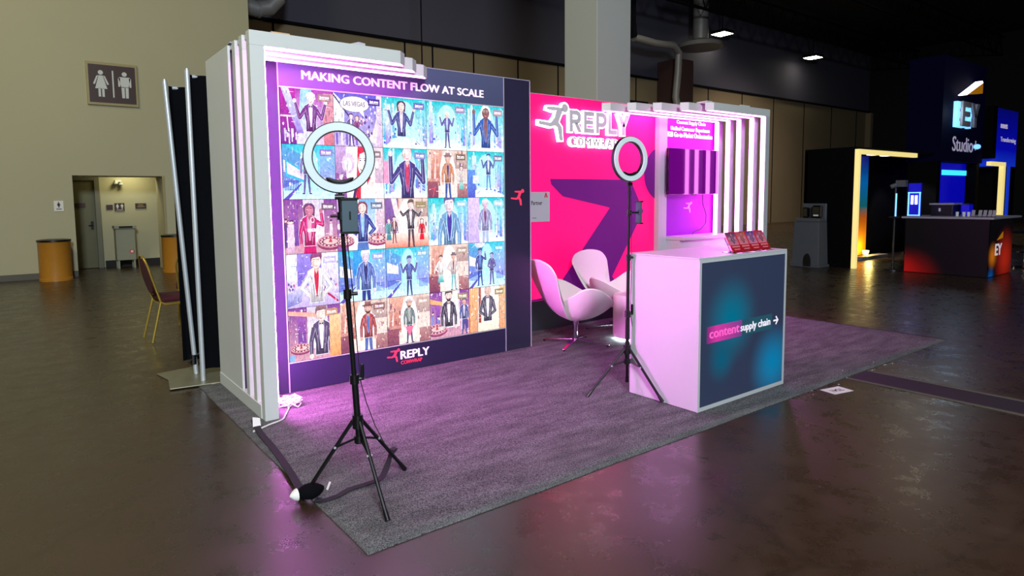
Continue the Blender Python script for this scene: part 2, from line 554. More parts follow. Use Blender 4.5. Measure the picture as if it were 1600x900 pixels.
# blunt block capitals drawn as strokes, unit box
BLOCK = {
    'R': [[(0, 0), (.26, 0), (.26, 1), (0, 1)], [(.26, 1), (.60, 1), (.82, .93), (.93, .80), (.93, .58), (.82, .44), (.60, .38), (.26, .38), (.26, .58), (.55, .58), (.66, .64), (.66, .74), (.55, .79), (.26, .79)], [(.40, .40), (.68, .42), (1, 0), (.70, 0)]],
    'E': [[(0, 0), (.28, 0), (.28, 1), (0, 1)], [(.28, 1), (1, 1), (1, .79), (.28, .79)], [(.28, .60), (.92, .60), (.92, .40), (.28, .40)], [(.28, .21), (1, .21), (1, 0), (.28, 0)]],
    'P': [[(0, 0), (.27, 0), (.27, 1), (0, 1)], [(.27, 1), (.64, 1), (.88, .93), (1, .78), (1, .55), (.88, .39), (.64, .31), (.27, .31), (.27, .52), (.58, .52), (.71, .60), (.71, .72), (.58, .79), (.27, .79)]],
    'L': [[(0, 0), (.30, 0), (.30, 1), (0, 1)], [(.30, .22), (1, .22), (1, 0), (.30, 0)]],
    'Y': [[(.36, 0), (.64, 0), (.64, .42), (.36, .42)], [(0, 1), (.31, 1), (.56, .58), (.64, .42), (.36, .42)], [(.69, 1), (1, 1), (.64, .42), (.42, .42), (.48, .62)]],
}


def block(name, ch, x0, z0, w, h, yf, depth, m, parent, grow=0.0):
    g = G()
    for poly in BLOCK[ch]:
        pts = [(x0 + w * p[0], z0 + h * p[1]) for p in poly]
        n = len(pts)
        if grow:
            ar = sum(pts[i][0] * pts[(i + 1) % n][1] - pts[(i + 1) % n][0] * pts[i][1] for i in range(n))
            sg = 1 if ar > 0 else -1
            out = []
            for i in range(n):
                a, b, c = Vector(pts[i - 1]), Vector(pts[i]), Vector(pts[(i + 1) % n])
                n1 = Vector(((b - a).y, -(b - a).x)).normalized() * sg
                n2 = Vector(((c - b).y, -(c - b).x)).normalized() * sg
                q = b + (n1 + n2).normalized() * grow * 1.2
                out.append((q.x, q.y))
            pts = out
        g.prism(pts, 'y', yf - depth, yf)
    return g.build(name, m, parent)


X, Y, Z = (1, 0, 0), (0, 1, 0), (0, 0, 1)
NY = (0, -1, 0)

# running figure emblem in a unit box
RUN = [
    [(0.30, 0.90), (0.27, 0.83), (0.50, 0.80), (0.62, 0.82), (0.56, 0.62), (0.42, 0.47), (0.00, 0.50), (0.0, 0.41), (0.42, 0.36), (0.56, 0.40),
     (0.66, 0.36), (0.74, 0.00), (0.85, 0.00), (0.82, 0.36), (0.70, 0.50), (0.80, 0.72), (0.86, 0.82), (0.82, 0.90), (0.55, 0.91)],
]


def runner(name, x0, z0, w, h, yf, depth, m, parent, grow=0.0):
    g = G()
    cx, cz = 0.5, 0.5
    pts = [(x0 + w * p[0], z0 + h * p[1]) for p in RUN[0]]
    if grow:
        n = len(pts)
        out = []
        ar = sum(pts[i][0] * pts[(i + 1) % n][1] - pts[(i + 1) % n][0] * pts[i][1] for i in range(n))
        sg = 1 if ar > 0 else -1
        for i in range(n):
            a, b, c = Vector(pts[i - 1]), Vector(pts[i]), Vector(pts[(i + 1) % n])
            n1 = Vector(((b - a).y, -(b - a).x)).normalized() * sg
            n2 = Vector(((c - b).y, -(c - b).x)).normalized() * sg
            q = b + (n1 + n2).normalized() * grow
            out.append((q.x, q.y))
        pts = out
    g.prism(pts, 'y', yf - depth, yf)
    r = 0.12 * h + grow
    hc = (x0 + w * 0.93, z0 + h * 0.90)
    g.prism([(hc[0] + r * math.cos(2 * PI * k / 20), hc[1] + r * math.sin(2 * PI * k / 20)) for k in range(20)], 'y', yf - depth, yf)
    return g.build(name, m, parent)


# ================================================================== SETTING
struct('floor', G().box(-20, 60, -12, 30, -0.2, 0), 'floor')
struct('ceiling', G().box(-20, 60, -12, 30, 9.6, 9.8), 'ceiling')

# restroom wall with a doorway recess
g = G()
WY = 12.5
g.box(-20, -0.15, WY, 13.4, 0, 9.6)
g.box(-0.15, 1.45, WY, 13.4, 1.98, 9.6)
g.box(1.45, 3.34, WY, 13.4, 0, 9.6)
struct('wall_left', g, 'beige_wall')
g = G().box(-0.6, 3.0, 14.2, 14.3, 0, 2.6)
struct('wall_recess', g, 'beige_wall')
struct('ceiling_recess', G().box(-0.6, 3.0, 13.4, 14.2, 2.3, 2.6), 'beige_wall')
struct('wall_recess_side', G().box(-0.7, -0.6, 13.4, 14.3, 0, 2.6), 'beige_wall')
struct('wall_recess_end', G().box(3.0, 3.1, 13.4, 14.3, 0, 2.6), 'beige_wall')
struct('baseboard_left', G().box(-20, -0.15, WY - 0.02, WY, 0, 0.12).box(1.45, 3.34, WY - 0.02, WY, 0, 0.12), 'baseboard', bevel=0.004)
struct('baseboard_recess', G().box(0.48, 3.0, 14.18, 14.2, 0, 0.15), 'ink')
struct('trim_1', G().box(1.43, 1.47, WY - 0.015, WY + 0.02, 0.12, 1.98), 'sign_frame')
# recess door
dr = thing('door_1', 'olive painted metal door in the restroom recess', 'door', (0.0, 14.1, 0))
dr['kind'] = 'structure'
G().box(-0.50, 0.34, 14.12, 14.165, 0.01, 1.93).build('door_leaf', 'door', dr, bevel=0.004)
G().box(0.34, 0.44, 14.08, 14.2, 0, 2.05).box(-0.6, 0.34, 14.08, 14.2, 1.93, 2.05).build('door_frame', 'door_frame', dr, bevel=0.006)
hd = G().box(0.24, 0.29, 14.10, 14.12, 0.86, 1.04).tube([(0.265, 14.1, 0.95), (0.265, 14.06, 0.95), (0.19, 14.06, 0.95)], 0.01).build('handle', 'black_metal', dr)
G().box(-0.04, 0.16, 14.105, 14.12, 1.34, 1.44).build('door_plate', 'sign_brown', dr)

# far wall, upper band, ledge, panels joints
far = struct('wall_back', G().box(3.2, 60, 15.4, 15.7, 0, 6.25), 'far_wall')
for i, x in enumerate([4.85, 8.9, 9.9, 11.5, 13.4, 15.3, 17.4, 19.6, 22.0, 24.5, 27.2, 30.0, 33.0, 36.0, 39.0]):
    s_ = G().box(x - 0.025, x + 0.025, 15.385, 15.4, 0, 6.25).build('panel_joint', 'dark_steel', far)
struct('wall_back_upper', G().box(3.2, 60, 15.38, 15.7, 6.33, 9.6), 'upper_wall')
struct('trim_2', G().box(3.2, 60, 15.30, 15.7, 6.25, 6.33), 'dark_steel')
struct('wall_right', G().box(40.5, 40.8, -12, 15.4, 0, 9.6), 'dark_wall')
struct('trim_3', G().box(40.2, 40.5, 15.1, 15.4, 0, 6.2), 'far_wall')
struct('wall_recess_return', G().box(3.20, 3.34, 13.4, 15.4, 0, 9.6), 'beige_wall')

# floor trench cover
tr = thing('floor_trench_cover', 'dark steel cable trench cover sunk in the concrete beside the carpet', 'floor cover', (4.3, -4, 0))
for k in range(6):
    G().box(4.14, 4.44, -0.02 - k * 1.2 - 1.19, -0.02 - k * 1.2, 0.0005, 0.004).build('cover_plate', 'strap', tr)
G().box(4.10, 4.13, -7.3, -0.02, 0.0005, 0.006).box(4.45, 4.48, -7.3, -0.02, 0.0005, 0.006).build('edge_rail', 'steel_plate' if False else 'baseboard', tr)

# square pillar behind the pink wall
pl = tag(G().box(5.63, 6.33, 4.14, 4.8, 0, 9.6).build('pillar', 'pillar', bevel=0.01),
         'pale grey square concrete pillar rising behind the pink wall', 'pillar')

# carpet
bm = bmesh.new()
nx, ny = 90, 44
W_, D_ = 6.243, 3.03
random.seed(3)
vs = [[None] * (ny + 1) for _ in range(nx + 1)]
for i in range(nx + 1):
    for j in range(ny + 1):
        x = W_ * i / nx; y = D_ * j / ny
        ex = 0.002 * math.sin(7 * y + 1) if i in (0, nx) else 0
        ey = 0.002 * math.sin(5 * x) if j in (0, ny) else 0
        z = 0.010 + 0.0020 * math.sin(3.1 * x + 2 * y) * math.sin(2.3 * y - 1.1 * x)
        if i in (0, nx) or j in (0, ny):
            z = 0.006
        vs[i][j] = bm.verts.new((x + ex, y + ey, z))
for i in range(nx):
    for j in range(ny):
        bm.faces.new((vs[i][j], vs[i + 1][j], vs[i + 1][j + 1], vs[i][j + 1]))
edge = [vs[i][0] for i in range(nx + 1)] + [vs[nx][j] for j in range(1, ny + 1)] + [vs[i][ny] for i in range(nx - 1, -1, -1)] + [vs[0][j] for j in range(ny - 1, 0, -1)]
low = [bm.verts.new((v.co.x, v.co.y, 0.0002)) for v in edge]
for i in range(len(edge)):
    j = (i + 1) % len(edge)
    bm.faces.new((edge[i], low[i], low[j], edge[j]))
me = bpy.data.meshes.new('carpet')
bm.to_mesh(me); bm.free()
me.materials.append(M['carpet'])
for p in me.polygons: p.use_smooth = True
cp = bpy.data.objects.new('carpet', me); C.objects.link(cp)
tag(cp, 'charcoal pile carpet laid under the exhibition booth', 'carpet')


# ================================================================== LEFT LIGHT PORTAL
PZ = 2.506
BH = 0.09
BD = 0.068
YS_L = [1.82, 1.98, 2.145]
XE_L = [1.215, 1.405, 1.60]
t = thing('light_portal', 'white portal frame of three nested arches with glowing inner edges beside the video wall', 'portal frame', (0.2, 2.3, CF))
for k, (y, xe) in enumerate(zip(YS_L, XE_L)):
    G().box(0.155, 0.245, y, y + BD, CF, PZ - BH).build('column', 'white_side', t, bevel=0.002)
    bmn = G().prism([(0.155, y), (xe, y), (xe + 0.072, y + BD), (0.155, y + BD)], 'z', PZ - BH, PZ).build('beam', 'white_side', t, bevel=0.002)
    G().prism([(0.255, y + 0.007), (xe - 0.006, y + 0.007), (xe + 0.050, y + BD - 0.007), (0.255, y + BD - 0.007)], 'z', PZ - BH - 0.005, PZ - BH + 0.001).build('light_strip', 'led_beam', t)
    G().box(0.244, 0.250, y + 0.007, y + BD - 0.007, 0.12, PZ - BH - 0.01).build('light_strip', 'led', t)
G().box(0.150, 0.244, 1.889, 2.94, CF, 0.105).build('base_rail', 'white_side', t, bevel=0.002)
G().box(0.155, 0.172, 2.32, 2.94, 0.105, PZ).build('side_panel', 'white_side', t, bevel=0.002)
G().box(0.172, 0.20, 1.90, 2.93, PZ - 0.03, PZ - 0.005).build('tie_bar', 'white_side', t)
G().box(0.30, 0.42, 1.84, 1.95, PZ, PZ + 0.012).build('wood_cleat', 'tan_wood', t)
g = G().prism([(0.80, PZ), (0.98, PZ), (0.98, PZ + 0.035), (0.93, PZ + 0.04)], 'y', 1.90, 1.93)
g.build('bracket', 'white', t)

# ================================================================== MAIN DISPLAY WALL
WYF = 2.343
WH = 2.53
t = thing('display_wall', 'navy display wall with headline lettering around the video screen', 'exhibition wall', (1.5, WYF, CF))
t_disp = t
# navy surround pieces around the screen
G().box(0.18, 0.495, WYF, WYF + 0.06, CF, WH).build('wall_panel', 'navy', t)
G().box(0.503, 2.553, WYF, WYF + 0.06, CF, 0.235).build('wall_panel', 'navy_main', t)
G().box(0.503, 2.553, WYF, WYF + 0.06, 2.27, WH).build('wall_panel', 'navy_main', t)
G().box(0.503, 2.553, WYF + 0.035, WYF + 0.06, 0.235, 2.27).build('wall_panel', 'navy', t)
G().box(2.561, 2.862, WYF, WYF + 0.06, CF, WH).build('wall_panel', 'navy', t)
for x in (0.499, 2.557, 2.866):
    G().box(x - 0.004, x + 0.004, WYF - 0.003, WYF + 0.06, CF, WH).build('edge_profile', 'alu', t)
G().box(0.18, 2.87, WYF - 0.002, WYF + 0.06, WH, WH + 0.006).build('top_profile', 'alu', t)
G().box(2.812, 2.87, WYF + 0.06, 2.85, CF, WH).build('closet_side', 'navy', t)
G().box(0.505, 2.555, WYF - 0.004, WYF, 2.264, 2.272).box(0.505, 2.555, WYF - 0.004, WYF, 0.232, 0.238).build('screen_trim', 'white_side', t)
text('lettering', 'MAKING CONTENT FLOW AT SCALE', (0.678, WYF, 2.335), X, Z, 1.65, 0.062, 'white_text', t, 0.002, 0.0, bold=0.055)
text('lettering', 'REPLY', (1.442, WYF, 0.116), X, Z, 0.275, 0.066, 'white_text', t, 0.002, 0.0, bold=0.055)
text('lettering', 'COMWRAP', (1.442, WYF, 0.070), X, Z, 0.205, 0.030, 'coral', t, 0.002, 0.01)
runner('emblem', 1.315, 0.100, 0.115, 0.108, WYF, 0.002, 'coral', t)
runner('emblem', 2.632, 1.375, 0.150, 0.150, WYF, 0.002, 'coral', t)

# ------------------------------------------------------------------ video wall pictures
WASH = 0.07


def L3(c):
    return tuple(s2l(v + (255 - v) * WASH) for v in c)


class Pic:
    def __init__(s):
        s.polys = []

    def poly(s, pts, col, col2=None):
        """col at the bottom, col2 at the top"""
        for ax, lim, sg in ((0, 0, 1), (0, 1, -1), (1, 0, 1), (1, 1, -1)):
            out = []
            n = len(pts)
            if n < 3:
                return
            for i in range(n):
                a, b = pts[i], pts[(i + 1) % n]
                ia, ib = (a[ax] - lim) * sg >= 0, (b[ax] - lim) * sg >= 0
                if ia:
                    out.append(a)
                if ia != ib:
                    k = (lim - a[ax]) / (b[ax] - a[ax])
                    out.append((a[0] + k * (b[0] - a[0]), a[1] + k * (b[1] - a[1])))
            pts = out
        if len(pts) < 3:
            return
        ys = [p[1] for p in pts]
        y0, y1 = min(ys), max(ys)
        c1, c2 = L3(col), L3(col2 or col)
        cols = []
        for p in pts:
            k = (p[1] - y0) / max(1e-6, y1 - y0)
            cols.append(tuple(c1[i] * (1 - k) + c2[i] * k for i in range(3)))
        s.polys.append((pts, cols))

    def rect(s, x0, y0, x1, y1, c, c2=None):
        s.poly([(x0, y0), (x1, y0), (x1, y1), (x0, y1)], c, c2)

    def ell(s, cx, cy, rx, ry, c, n=16, c2=None):
        s.poly([(cx + rx * math.cos(2 * PI * k / n), cy + ry * math.sin(2 * PI * k / n)) for k in range(n)], c, c2)

    def line(s, pts, w0, c, w1=None):
        w1 = w1 or w0
        n = len(pts)
        for i in range(n - 1):
            a, b = Vector(pts[i]), Vector(pts[i + 1])
            d = (b - a)
            if d.length < 1e-6:
                continue
            d.normalize()
            p = Vector((-d.y, d.x))
            wa = w0 + (w1 - w0) * i / (n - 1)
            wb = w0 + (w1 - w0) * (i + 1) / (n - 1)
            s.poly([tuple(a - p * wa / 2), tuple(a + p * wa / 2), tuple(b + p * wb / 2), tuple(b - p * wb / 2)], c)
            if i < n - 2:
                s.ell(b.x, b.y, wb / 2, wb / 2, c, 8)


class PicS(Pic):
    pass


INK = (58, 40, 92)


def background(P, kind, R, sky=None):
    if kind == 'cyan':
        P.rect(0, 0, 1, 1, (214, 240, 240), (20, 190, 200))
        for i in range(5):
            x = R.uniform(0, 0.22); P.rect(x, R.uniform(0, 0.2), x + R.uniform(.02, .08), R.uniform(.6, 1), R.choice([(96, 110, 205), (150, 120, 215), (210, 235, 245), (40, 160, 205)]), (215, 240, 245))
        for i in range(6):
            x = R.uniform(0.72, 0.97); P.rect(x, R.uniform(0, 0.2), x + R.uniform(.02, .08), R.uniform(.55, 1), R.choice([(96, 110, 205), (170, 140, 220), (225, 215, 240), (30, 170, 205)]), (120, 215, 230))
        P.ell(0.5, 0.55, 0.25, 0.4, (176, 236, 232))
        P.poly([(0, 0), (1, 0), (0.72, .22), (0.3, .22)], (235, 245, 245), (205, 240, 238))
        for i in range(14):
            x = R.choice([R.uniform(0, .28), R.uniform(.7, 1)]); y = R.uniform(.05, .5)
            P.rect(x, y, x + R.uniform(.01, .05), y + R.uniform(.01, .06), R.choice([(60, 80, 190), (80, 60, 160), (245, 225, 250), (40, 130, 200), (180, 150, 220)]))
    elif kind == 'street':
        P.rect(0, 0, 1, 1, (200, 236, 245), (40, 190, 215))
        P.poly([(0, .2), (.34, .32), (.34, .82), (0, 1)], (120, 120, 210), (70, 160, 210))
        P.poly([(1, .2), (.7, .32), (.7, .8), (1, 1)], (150, 150, 225), (110, 190, 225))
        P.poly([(.02, .50), (.28, .46), (.28, .62), (.02, .72)], (232, 228, 248))
        P.poly([(0, 0), (.34, .3), (.34, .27), (.1, 0)], (90, 70, 180))
        for i in range(9):
            x = .03 + i * .03; P.rect(x, .16, x + .014, .30 + R.uniform(0, .04), (50, 80, 190)); P.ell(x + .007, .33, .010, .018, (50, 70, 170), 8)
        for i in range(7):
            x = .76 + i * .03; P.rect(x, .16, x + .014, .29 + R.uniform(0, .04), (60, 90, 200)); P.ell(x + .007, .32, .010, .018, (60, 80, 180), 8)
        P.ell(0.5, 0.6, 0.16, 0.38, (170, 238, 236))
    elif kind == 'casino':
        P.rect(0, 0, 1, 1, (206, 150, 168), (128, 62, 150))
        P.rect(.35, .2, .75, 1, (240, 222, 222), (206, 196, 216))
        for i in range(5):
            x = R.uniform(0, .3); P.rect(x, 0.15, x + .05, R.uniform(.7, 1), (104, 60, 150), (150, 80, 170))
        for i in range(6):
            x = R.choice([R.uniform(0.02, .24), R.uniform(.76, .97)]); h = R.uniform(.35, .6)
            P.rect(x - .03, .12, x + .03, h, R.choice([(92, 60, 130), (120, 130, 200), (140, 60, 110), (230, 200, 220)]))
            P.ell(x, h + .04, .024, .035, (240, 205, 200), 9)
            P.ell(x, h + .06, .026, .022, (90, 50, 90), 9)
        for i in range(20):
            P.ell(R.uniform(0, 1), R.uniform(.55, 1), .008, .008, (255, 240, 250), 6)
    elif kind == 'saloon':
        P.rect(0, 0, 1, 1, (240, 220, 210), (226, 196, 184))
        for i in range(6):
            x = R.uniform(0, .26); P.poly([(x, .3), (x + .05, .25), (x + .12, 1), (x + .02, 1)], (176, 84, 78), (226, 170, 150))
        P.rect(.66, .62, 1, .95, (170, 140, 138), (200, 176, 166))
        P.rect(0, 0, .26, .36, (118, 56, 84), (150, 80, 96))
        P.rect(0, .34, .30, .40, (200, 140, 130))
        P.rect(.74, 0, 1, .30, (150, 90, 100), (180, 130, 130))
        for i in range(16):
            x = R.choice([R.uniform(0, .3), R.uniform(.7, 1)]); y = R.uniform(.3, .95)
            P.rect(x, y, x + R.uniform(.01, .03), y + R.uniform(.03, .1), R.choice([(120, 70, 90), (240, 226, 216), (180, 96, 80), (96, 66, 110), (214, 150, 130)]))
        P.ell(.5, .5, .2, .5, (246, 234, 226))
    elif kind == 'stage':
        P.rect(0, 0, 1, 1, (214, 190, 226), (176, 60, 178))
        P.rect(0, 0, .28, 1, (112, 40, 140), (190, 40, 170))
        P.poly([(.30, 0), (.72, 0), (.58, 1), (.38, 1)], (226, 214, 240), (150, 206, 236))
        P.poly([(.02, 1), (.16, 1), (.42, .2), (.30, .2)], (150, 120, 216), (206, 214, 245))
        P.rect(.80, 0, 1, .95, (205, 110, 130), (215, 150, 170))
        P.line([(0, .5), (.26, .5)], .03, (238, 226, 245)); P.line([(.12, .5), (.14, .2)], .02, (238, 226, 245))
        for i in range(22):
            x = R.uniform(0, .3); P.rect(x, R.uniform(0, .2), x + .02, R.uniform(.2, .28), R.choice([(245, 235, 250), (110, 60, 150), (190, 170, 220)]))
    elif kind == 'crowd':
        P.rect(0, 0, 1, 1, (190, 170, 225), (236, 232, 244))
        P.rect(.2, .4, .66, 1, (120, 96, 205), (150, 130, 220))
        P.rect(0, .5, .16, 1, (226, 240, 240), (240, 240, 246))
        for i in range(44):
            P.ell(R.uniform(0, 1), R.uniform(.3, .5), .02, .03, R.choice([(110, 70, 150), (236, 214, 230), (80, 60, 140), (190, 90, 140)]), 7)
        P.poly([(0, .02), (.26, .1), (.3, .3), (.12, .34), (0, .26)], (110, 110, 190), (200, 196, 236))
        P.line([(.68, .3), (.98, .05)], .04, (190, 40, 90))
    elif kind == 'bubble':
        P.rect(0, 0, 1, 1, (196, 180, 220), (96, 84, 206))
        P.poly([(0, .3), (.2, .35), (.22, .8), (0, 1)], (222, 236, 240), (240, 240, 246))
        P.line([(.0, .95), (.36, .5)], .025, INK)
        P.poly([(.74, .1), (1, .0), (1, .55), (.9, .62)], (238, 222, 216))
        P.rect(.88, .0, 1, 1, (214, 180, 214), (226, 216, 236))
        for i in range(26):
            P.ell(R.uniform(.5, .8), R.uniform(.12, .6), .022, .034, R.choice([(90, 60, 140), (246, 226, 236), (60, 40, 110), (216, 170, 210)]), 7)
        for i in range(9):
            P.rect(.03 + i * .1, .02, .07 + i * .1, .24, R.choice([(120, 90, 190), (236, 220, 240)]))
    elif kind == 'cream':
        P.rect(0, 0, 1, 1, (242, 230, 226), (246, 238, 230))
        P.rect(0, 0, .22, 1, (128, 72, 150), (196, 160, 210))
        P.ell(.26, .68, .13, .2, (216, 190, 220)); P.ell(.26, .66, .08, .13, (246, 232, 240))
        for i in range(6):
            x = R.uniform(.02, .2); P.ell(x, R.uniform(.3, .5), .04, .06, R.choice([(140, 80, 150), (236, 210, 226)]), 9)
        P.rect(.82, .3, 1, 1, (196, 160, 190), (230, 210, 214))
    elif kind == 'curtain':
        P.rect(0, 0, 1, 1, (244, 224, 200), (246, 236, 224))
        for x in (0, .06, .12, .18, .82, .88, .94):
            P.rect(x, 0, x + .05, 1, (206, 96, 50), (226, 150, 90))
            P.rect(x + .018, 0, x + .028, 1, (250, 214, 150))
        P.rect(.25, .2, .32, 1, (150, 60, 50), (170, 90, 80))


_bg = background


def background(P, kind, R, sky=None):
    _bg(P, kind, R, sky)
    sketch(P, R, 'c' if kind in ('cyan', 'street', 'crowd') else 'w')


def wheel(P, cx, cy, r):
    P.ell(cx, cy - r * .18, r, r * .46, (136, 56, 96))
    P.ell(cx, cy, r, r * .46, (214, 140, 160))
    P.ell(cx, cy, r * .86, r * .37, (130, 60, 86))
    for k in range(14):
        a = 2 * PI * k / 14
        P.ell(cx + r * .72 * math.cos(a), cy + r * .31 * math.sin(a), r * .08, r * .05, (246, 220, 220), 6)
    P.ell(cx, cy, r * .55, r * .22, (236, 190, 190))
    P.poly([(cx - r * .14, cy - r * .05), (cx + r * .14, cy - r * .05), (cx, cy + r * .36)], (190, 60, 80))


def badge(P, dark):
    P.rect(.70, .80, .95, .93, dark)
    P.rect(.73, .835, .92, .845, (250, 245, 240))


def person(P, cx, top, hs, skin, hair, style, jacket, shirt, pose, legs=None, hat=None, lap=True, dress=None, lean=0.0, bow=False, beard=False):
    sk2 = tuple(int(v * .86) for v in skin)
    jd = tuple(int(v * .7) for v in jacket)
    top_head = top
    hs_ = hs

    def q(x, y):
        if y > -.8 and abs(x) < .6:
            return (cx + x * hs * 1.22, top - .8 * hs + (y + .8) * hs * 1.18)
        return (cx + x * hs * (.80 if y < -.8 else 1.0) + lean * hs * y * -1, top + y * hs)
    if style == 'long':
        P.poly([q(-.48, -.25), q(-.3, .06), q(.3, .06), q(.5, -.25), q(.62, -1.5), q(.2, -1.7), q(-.3, -1.6), q(-.62, -1.4)], hair, tuple(min(255, v + 30) for v in hair))
    # legs
    if legs:
        P.line([q(-.28, -3.7), q(-.38, -5.2), q(-.5, -6.8)], .46 * hs, legs, .26 * hs)
        P.line([q(.28, -3.7), q(.42, -5.2), q(.62, -6.8)], .46 * hs, legs, .26 * hs)
        P.ell(*q(-.6, -6.9), .25 * hs, .1 * hs, INK); P.ell(*q(.75, -6.9), .25 * hs, .1 * hs, INK)
    if dress:
        P.poly([q(-.5, -2.6), q(.5, -2.6), q(.95, -5.6), q(-.95, -5.6)], dress, jacket)
    arms = {'up': ([(-.78, -1.5), (-1.55, -2.5), (-1.75, -.7)], [(.78, -1.5), (1.5, -2.5), (1.7, -.7)]),
            'fists': ([(-.8, -1.5), (-1.75, -2.6), (-1.45, -.4)], [(.8, -1.5), (1.8, -2.6), (1.35, -.5)]),
            'hip': ([(-.75, -1.5), (-1.65, -2.6), (-.65, -3.3)], [(.75, -1.5), (1.65, -2.6), (.7, -3.3)]),
            'down': ([(-.8, -1.5), (-1.15, -2.7), (-1.15, -4.0)], [(.8, -1.5), (1.15, -2.7), (1.15, -4.0)]),
            'one': ([(-.8, -1.5), (-1.15, -2.7), (-1.05, -3.9)], [(.78, -1.5), (1.7, -1.9), (1.2, -.5)]),
            'wide': ([(-.8, -1.5), (-1.6, -1.9), (-2.3, -1.1)], [(.8, -1.5), (1.7, -2.0), (2.4, -1.2)]),
            'cup': ([(-.8, -1.5), (-1.3, -2.8), (-.35, -3.3)], [(.8, -1.5), (1.3, -2.8), (.35, -3.3)])}[pose]
    rimc = (226, 236, 250)
    P.poly([q(-.3, -.88), q(-.94, -1.17), q(-1.04, -1.7), q(-.72, -2.9), q(-.76, -3.95), q(.76, -3.95), q(.72, -2.9), q(1.04, -1.7), q(.94, -1.17), q(.3, -.88)], rimc)
    for a in arms:
        P.line([q(*p) for p in a], .50 * hs, rimc, .36 * hs)
    for a in arms:
        P.line([q(*p) for p in a], .44 * hs, jd, .30 * hs)
        P.line([q(*p) for p in a], .32 * hs, jacket, .20 * hs)
        P.ell(*q(*a[2]), .20 * hs, .24 * hs, skin, 10)
    # torso
    P.poly([q(-.24, -.9), q(-.88, -1.22), q(-.98, -1.7), q(-.66, -2.9), q(-.70, -3.9), q(.70, -3.9), q(.66, -2.9), q(.98, -1.7), q(.88, -1.22), q(.24, -.9)], jd, jacket)
    if lap:
        P.poly([q(-.22, -1.0), q(.22, -1.0), q(.26, -1.6), q(.10, -3.4), q(-.10, -3.4), q(-.26, -1.6)], shirt)
        P.line([q(-.26, -1.05), q(-.36, -1.9), q(-.1, -3.3)], .07 * hs, tuple(min(255, v + 60) for v in jacket))
        P.line([q(.26, -1.05), q(.36, -1.9), q(.1, -3.3)], .07 * hs, tuple(min(255, v + 60) for v in jacket))
    hl = tuple(min(255, int(v * .5 + 130)) for v in jacket)
    for a in arms:
        P.line([(q(*a[0])[0] + .06 * hs, q(*a[0])[1] - .2 * hs), (q(*a[1])[0] + .05 * hs, q(*a[1])[1] + .1 * hs)], .05 * hs, hl, .03 * hs)
        P.line([(q(*a[1])[0] - .05 * hs, q(*a[1])[1]), (q(*a[2])[0] - .03 * hs, q(*a[2])[1] - .2 * hs)], .05 * hs, hl, .03 * hs)
    for (u, v0, v1) in ((-.62, -1.6, -2.4), (-.45, -2.2, -3.6), (.60, -1.5, -2.5), (.48, -2.5, -3.5), (.34, -3.0, -3.8), (-.75, -1.5, -1.9)):
        P.line([q(u, v0), q(u * .86, v1)], .06 * hs, hl, .02 * hs)
        P.line([q(u + .09, v0 - .1), q(u * .86 + .08, v1)], .035 * hs, INK, .02 * hs)
    P.rect(q(-.17, -1.15)[0], q(-.17, -1.15)[1], q(.17, -.75)[0], q(.17, -.75)[1], sk2)
    P.poly([q(-.17, -1.14), q(.17, -1.14), q(0, -1.45)], sk2)
    if bow:
        P.poly([q(-.22, -1.1), q(-.22, -1.34), q(.22, -1.1), q(.22, -1.34)][:2] + [q(0, -1.22)], INK)
        P.poly([q(.22, -1.1), q(0, -1.22), q(.22, -1.34)], INK)
    # head
    P.ell(*q(0, -.46), .45 * hs, .61 * hs, INK, 18)
    P.ell(*q(0, -.47), .425 * hs, .585 * hs, skin, 18)
    P.poly([q(-.34, -.5), q(-.12, -.4), q(-.2, -.9), q(-.3, -.75)], sk2)
    if hs > .09:
        for sx in (-.15, .15):
            P.ell(*q(sx, -.43), .07 * hs, .035 * hs, (250, 250, 250), 8)
            P.ell(*q(sx, -.43), .03 * hs, .035 * hs, INK, 8)
            P.line([q(sx - .1, -.31), q(sx + .1, -.30)], .035 * hs, hair if hair != skin else INK)
        P.line([q(0, -.45), q(.05, -.62), q(-.01, -.63)], .022 * hs, sk2)
        P.poly([q(-.13, -.74), q(.13, -.72), q(.04, -.82), q(-.05, -.82)], (190, 60, 80))
        P.poly([q(-.10, -.745), q(.10, -.73), q(.0, -.77)], (255, 250, 250))
    if beard:
        P.poly([q(-.34, -.55), q(-.2, -.7), q(.2, -.7), q(.34, -.55), q(.2, -.98), q(-.2, -.98)], hair)
        P.ell(*q(0, -.76), .09 * hs, .035 * hs, (220, 150, 150), 8)
    if style == 'short':
        P.poly([q(-.40, -.42), q(-.42, -.1), q(-.2, .12), q(.2, .14), q(.42, -.08), q(.40, -.42), q(.32, -.2), q(0, -.12), q(-.32, -.2)], hair, tuple(min(255, v + 25) for v in hair))
    elif style == 'quiff':
        P.poly([q(-.40, -.45), q(-.42, -.1), q(-.28, .2), q(.1, .3), (q(.42, .18)), q(.42, -.1), q(.38, -.4), q(.28, -.12), q(-.3, -.2)], hair, tuple(min(255, v + 35) for v in hair))
    elif style == 'long':
        P.poly([q(-.42, -.55), q(-.44, -.1), q(-.22, .1), q(.22, .1), q(.44, -.1), q(.42, -.55), q(.26, -.16), q(0, -.04), q(-.26, -.2)], hair, tuple(min(255, v + 30) for v in hair))
    if hat:
        P.ell(*q(0, -.10), .78 * hs, .13 * hs, INK); P.ell(*q(0, -.08), .74 * hs, .11 * hs, hat)
        P.poly([q(-.36, -.08), q(-.30, .36), q(-.05, .28), q(.05, .28), q(.30, .36), q(.36, -.08)], hat, tuple(min(255, v + 40) for v in hat))


SKN, TAN, DRK = (246, 216, 206), (226, 176, 156), (132, 84, 84)
VIO, NVY, TUX = (122, 50, 140), (52, 50, 120), (66, 58, 84)


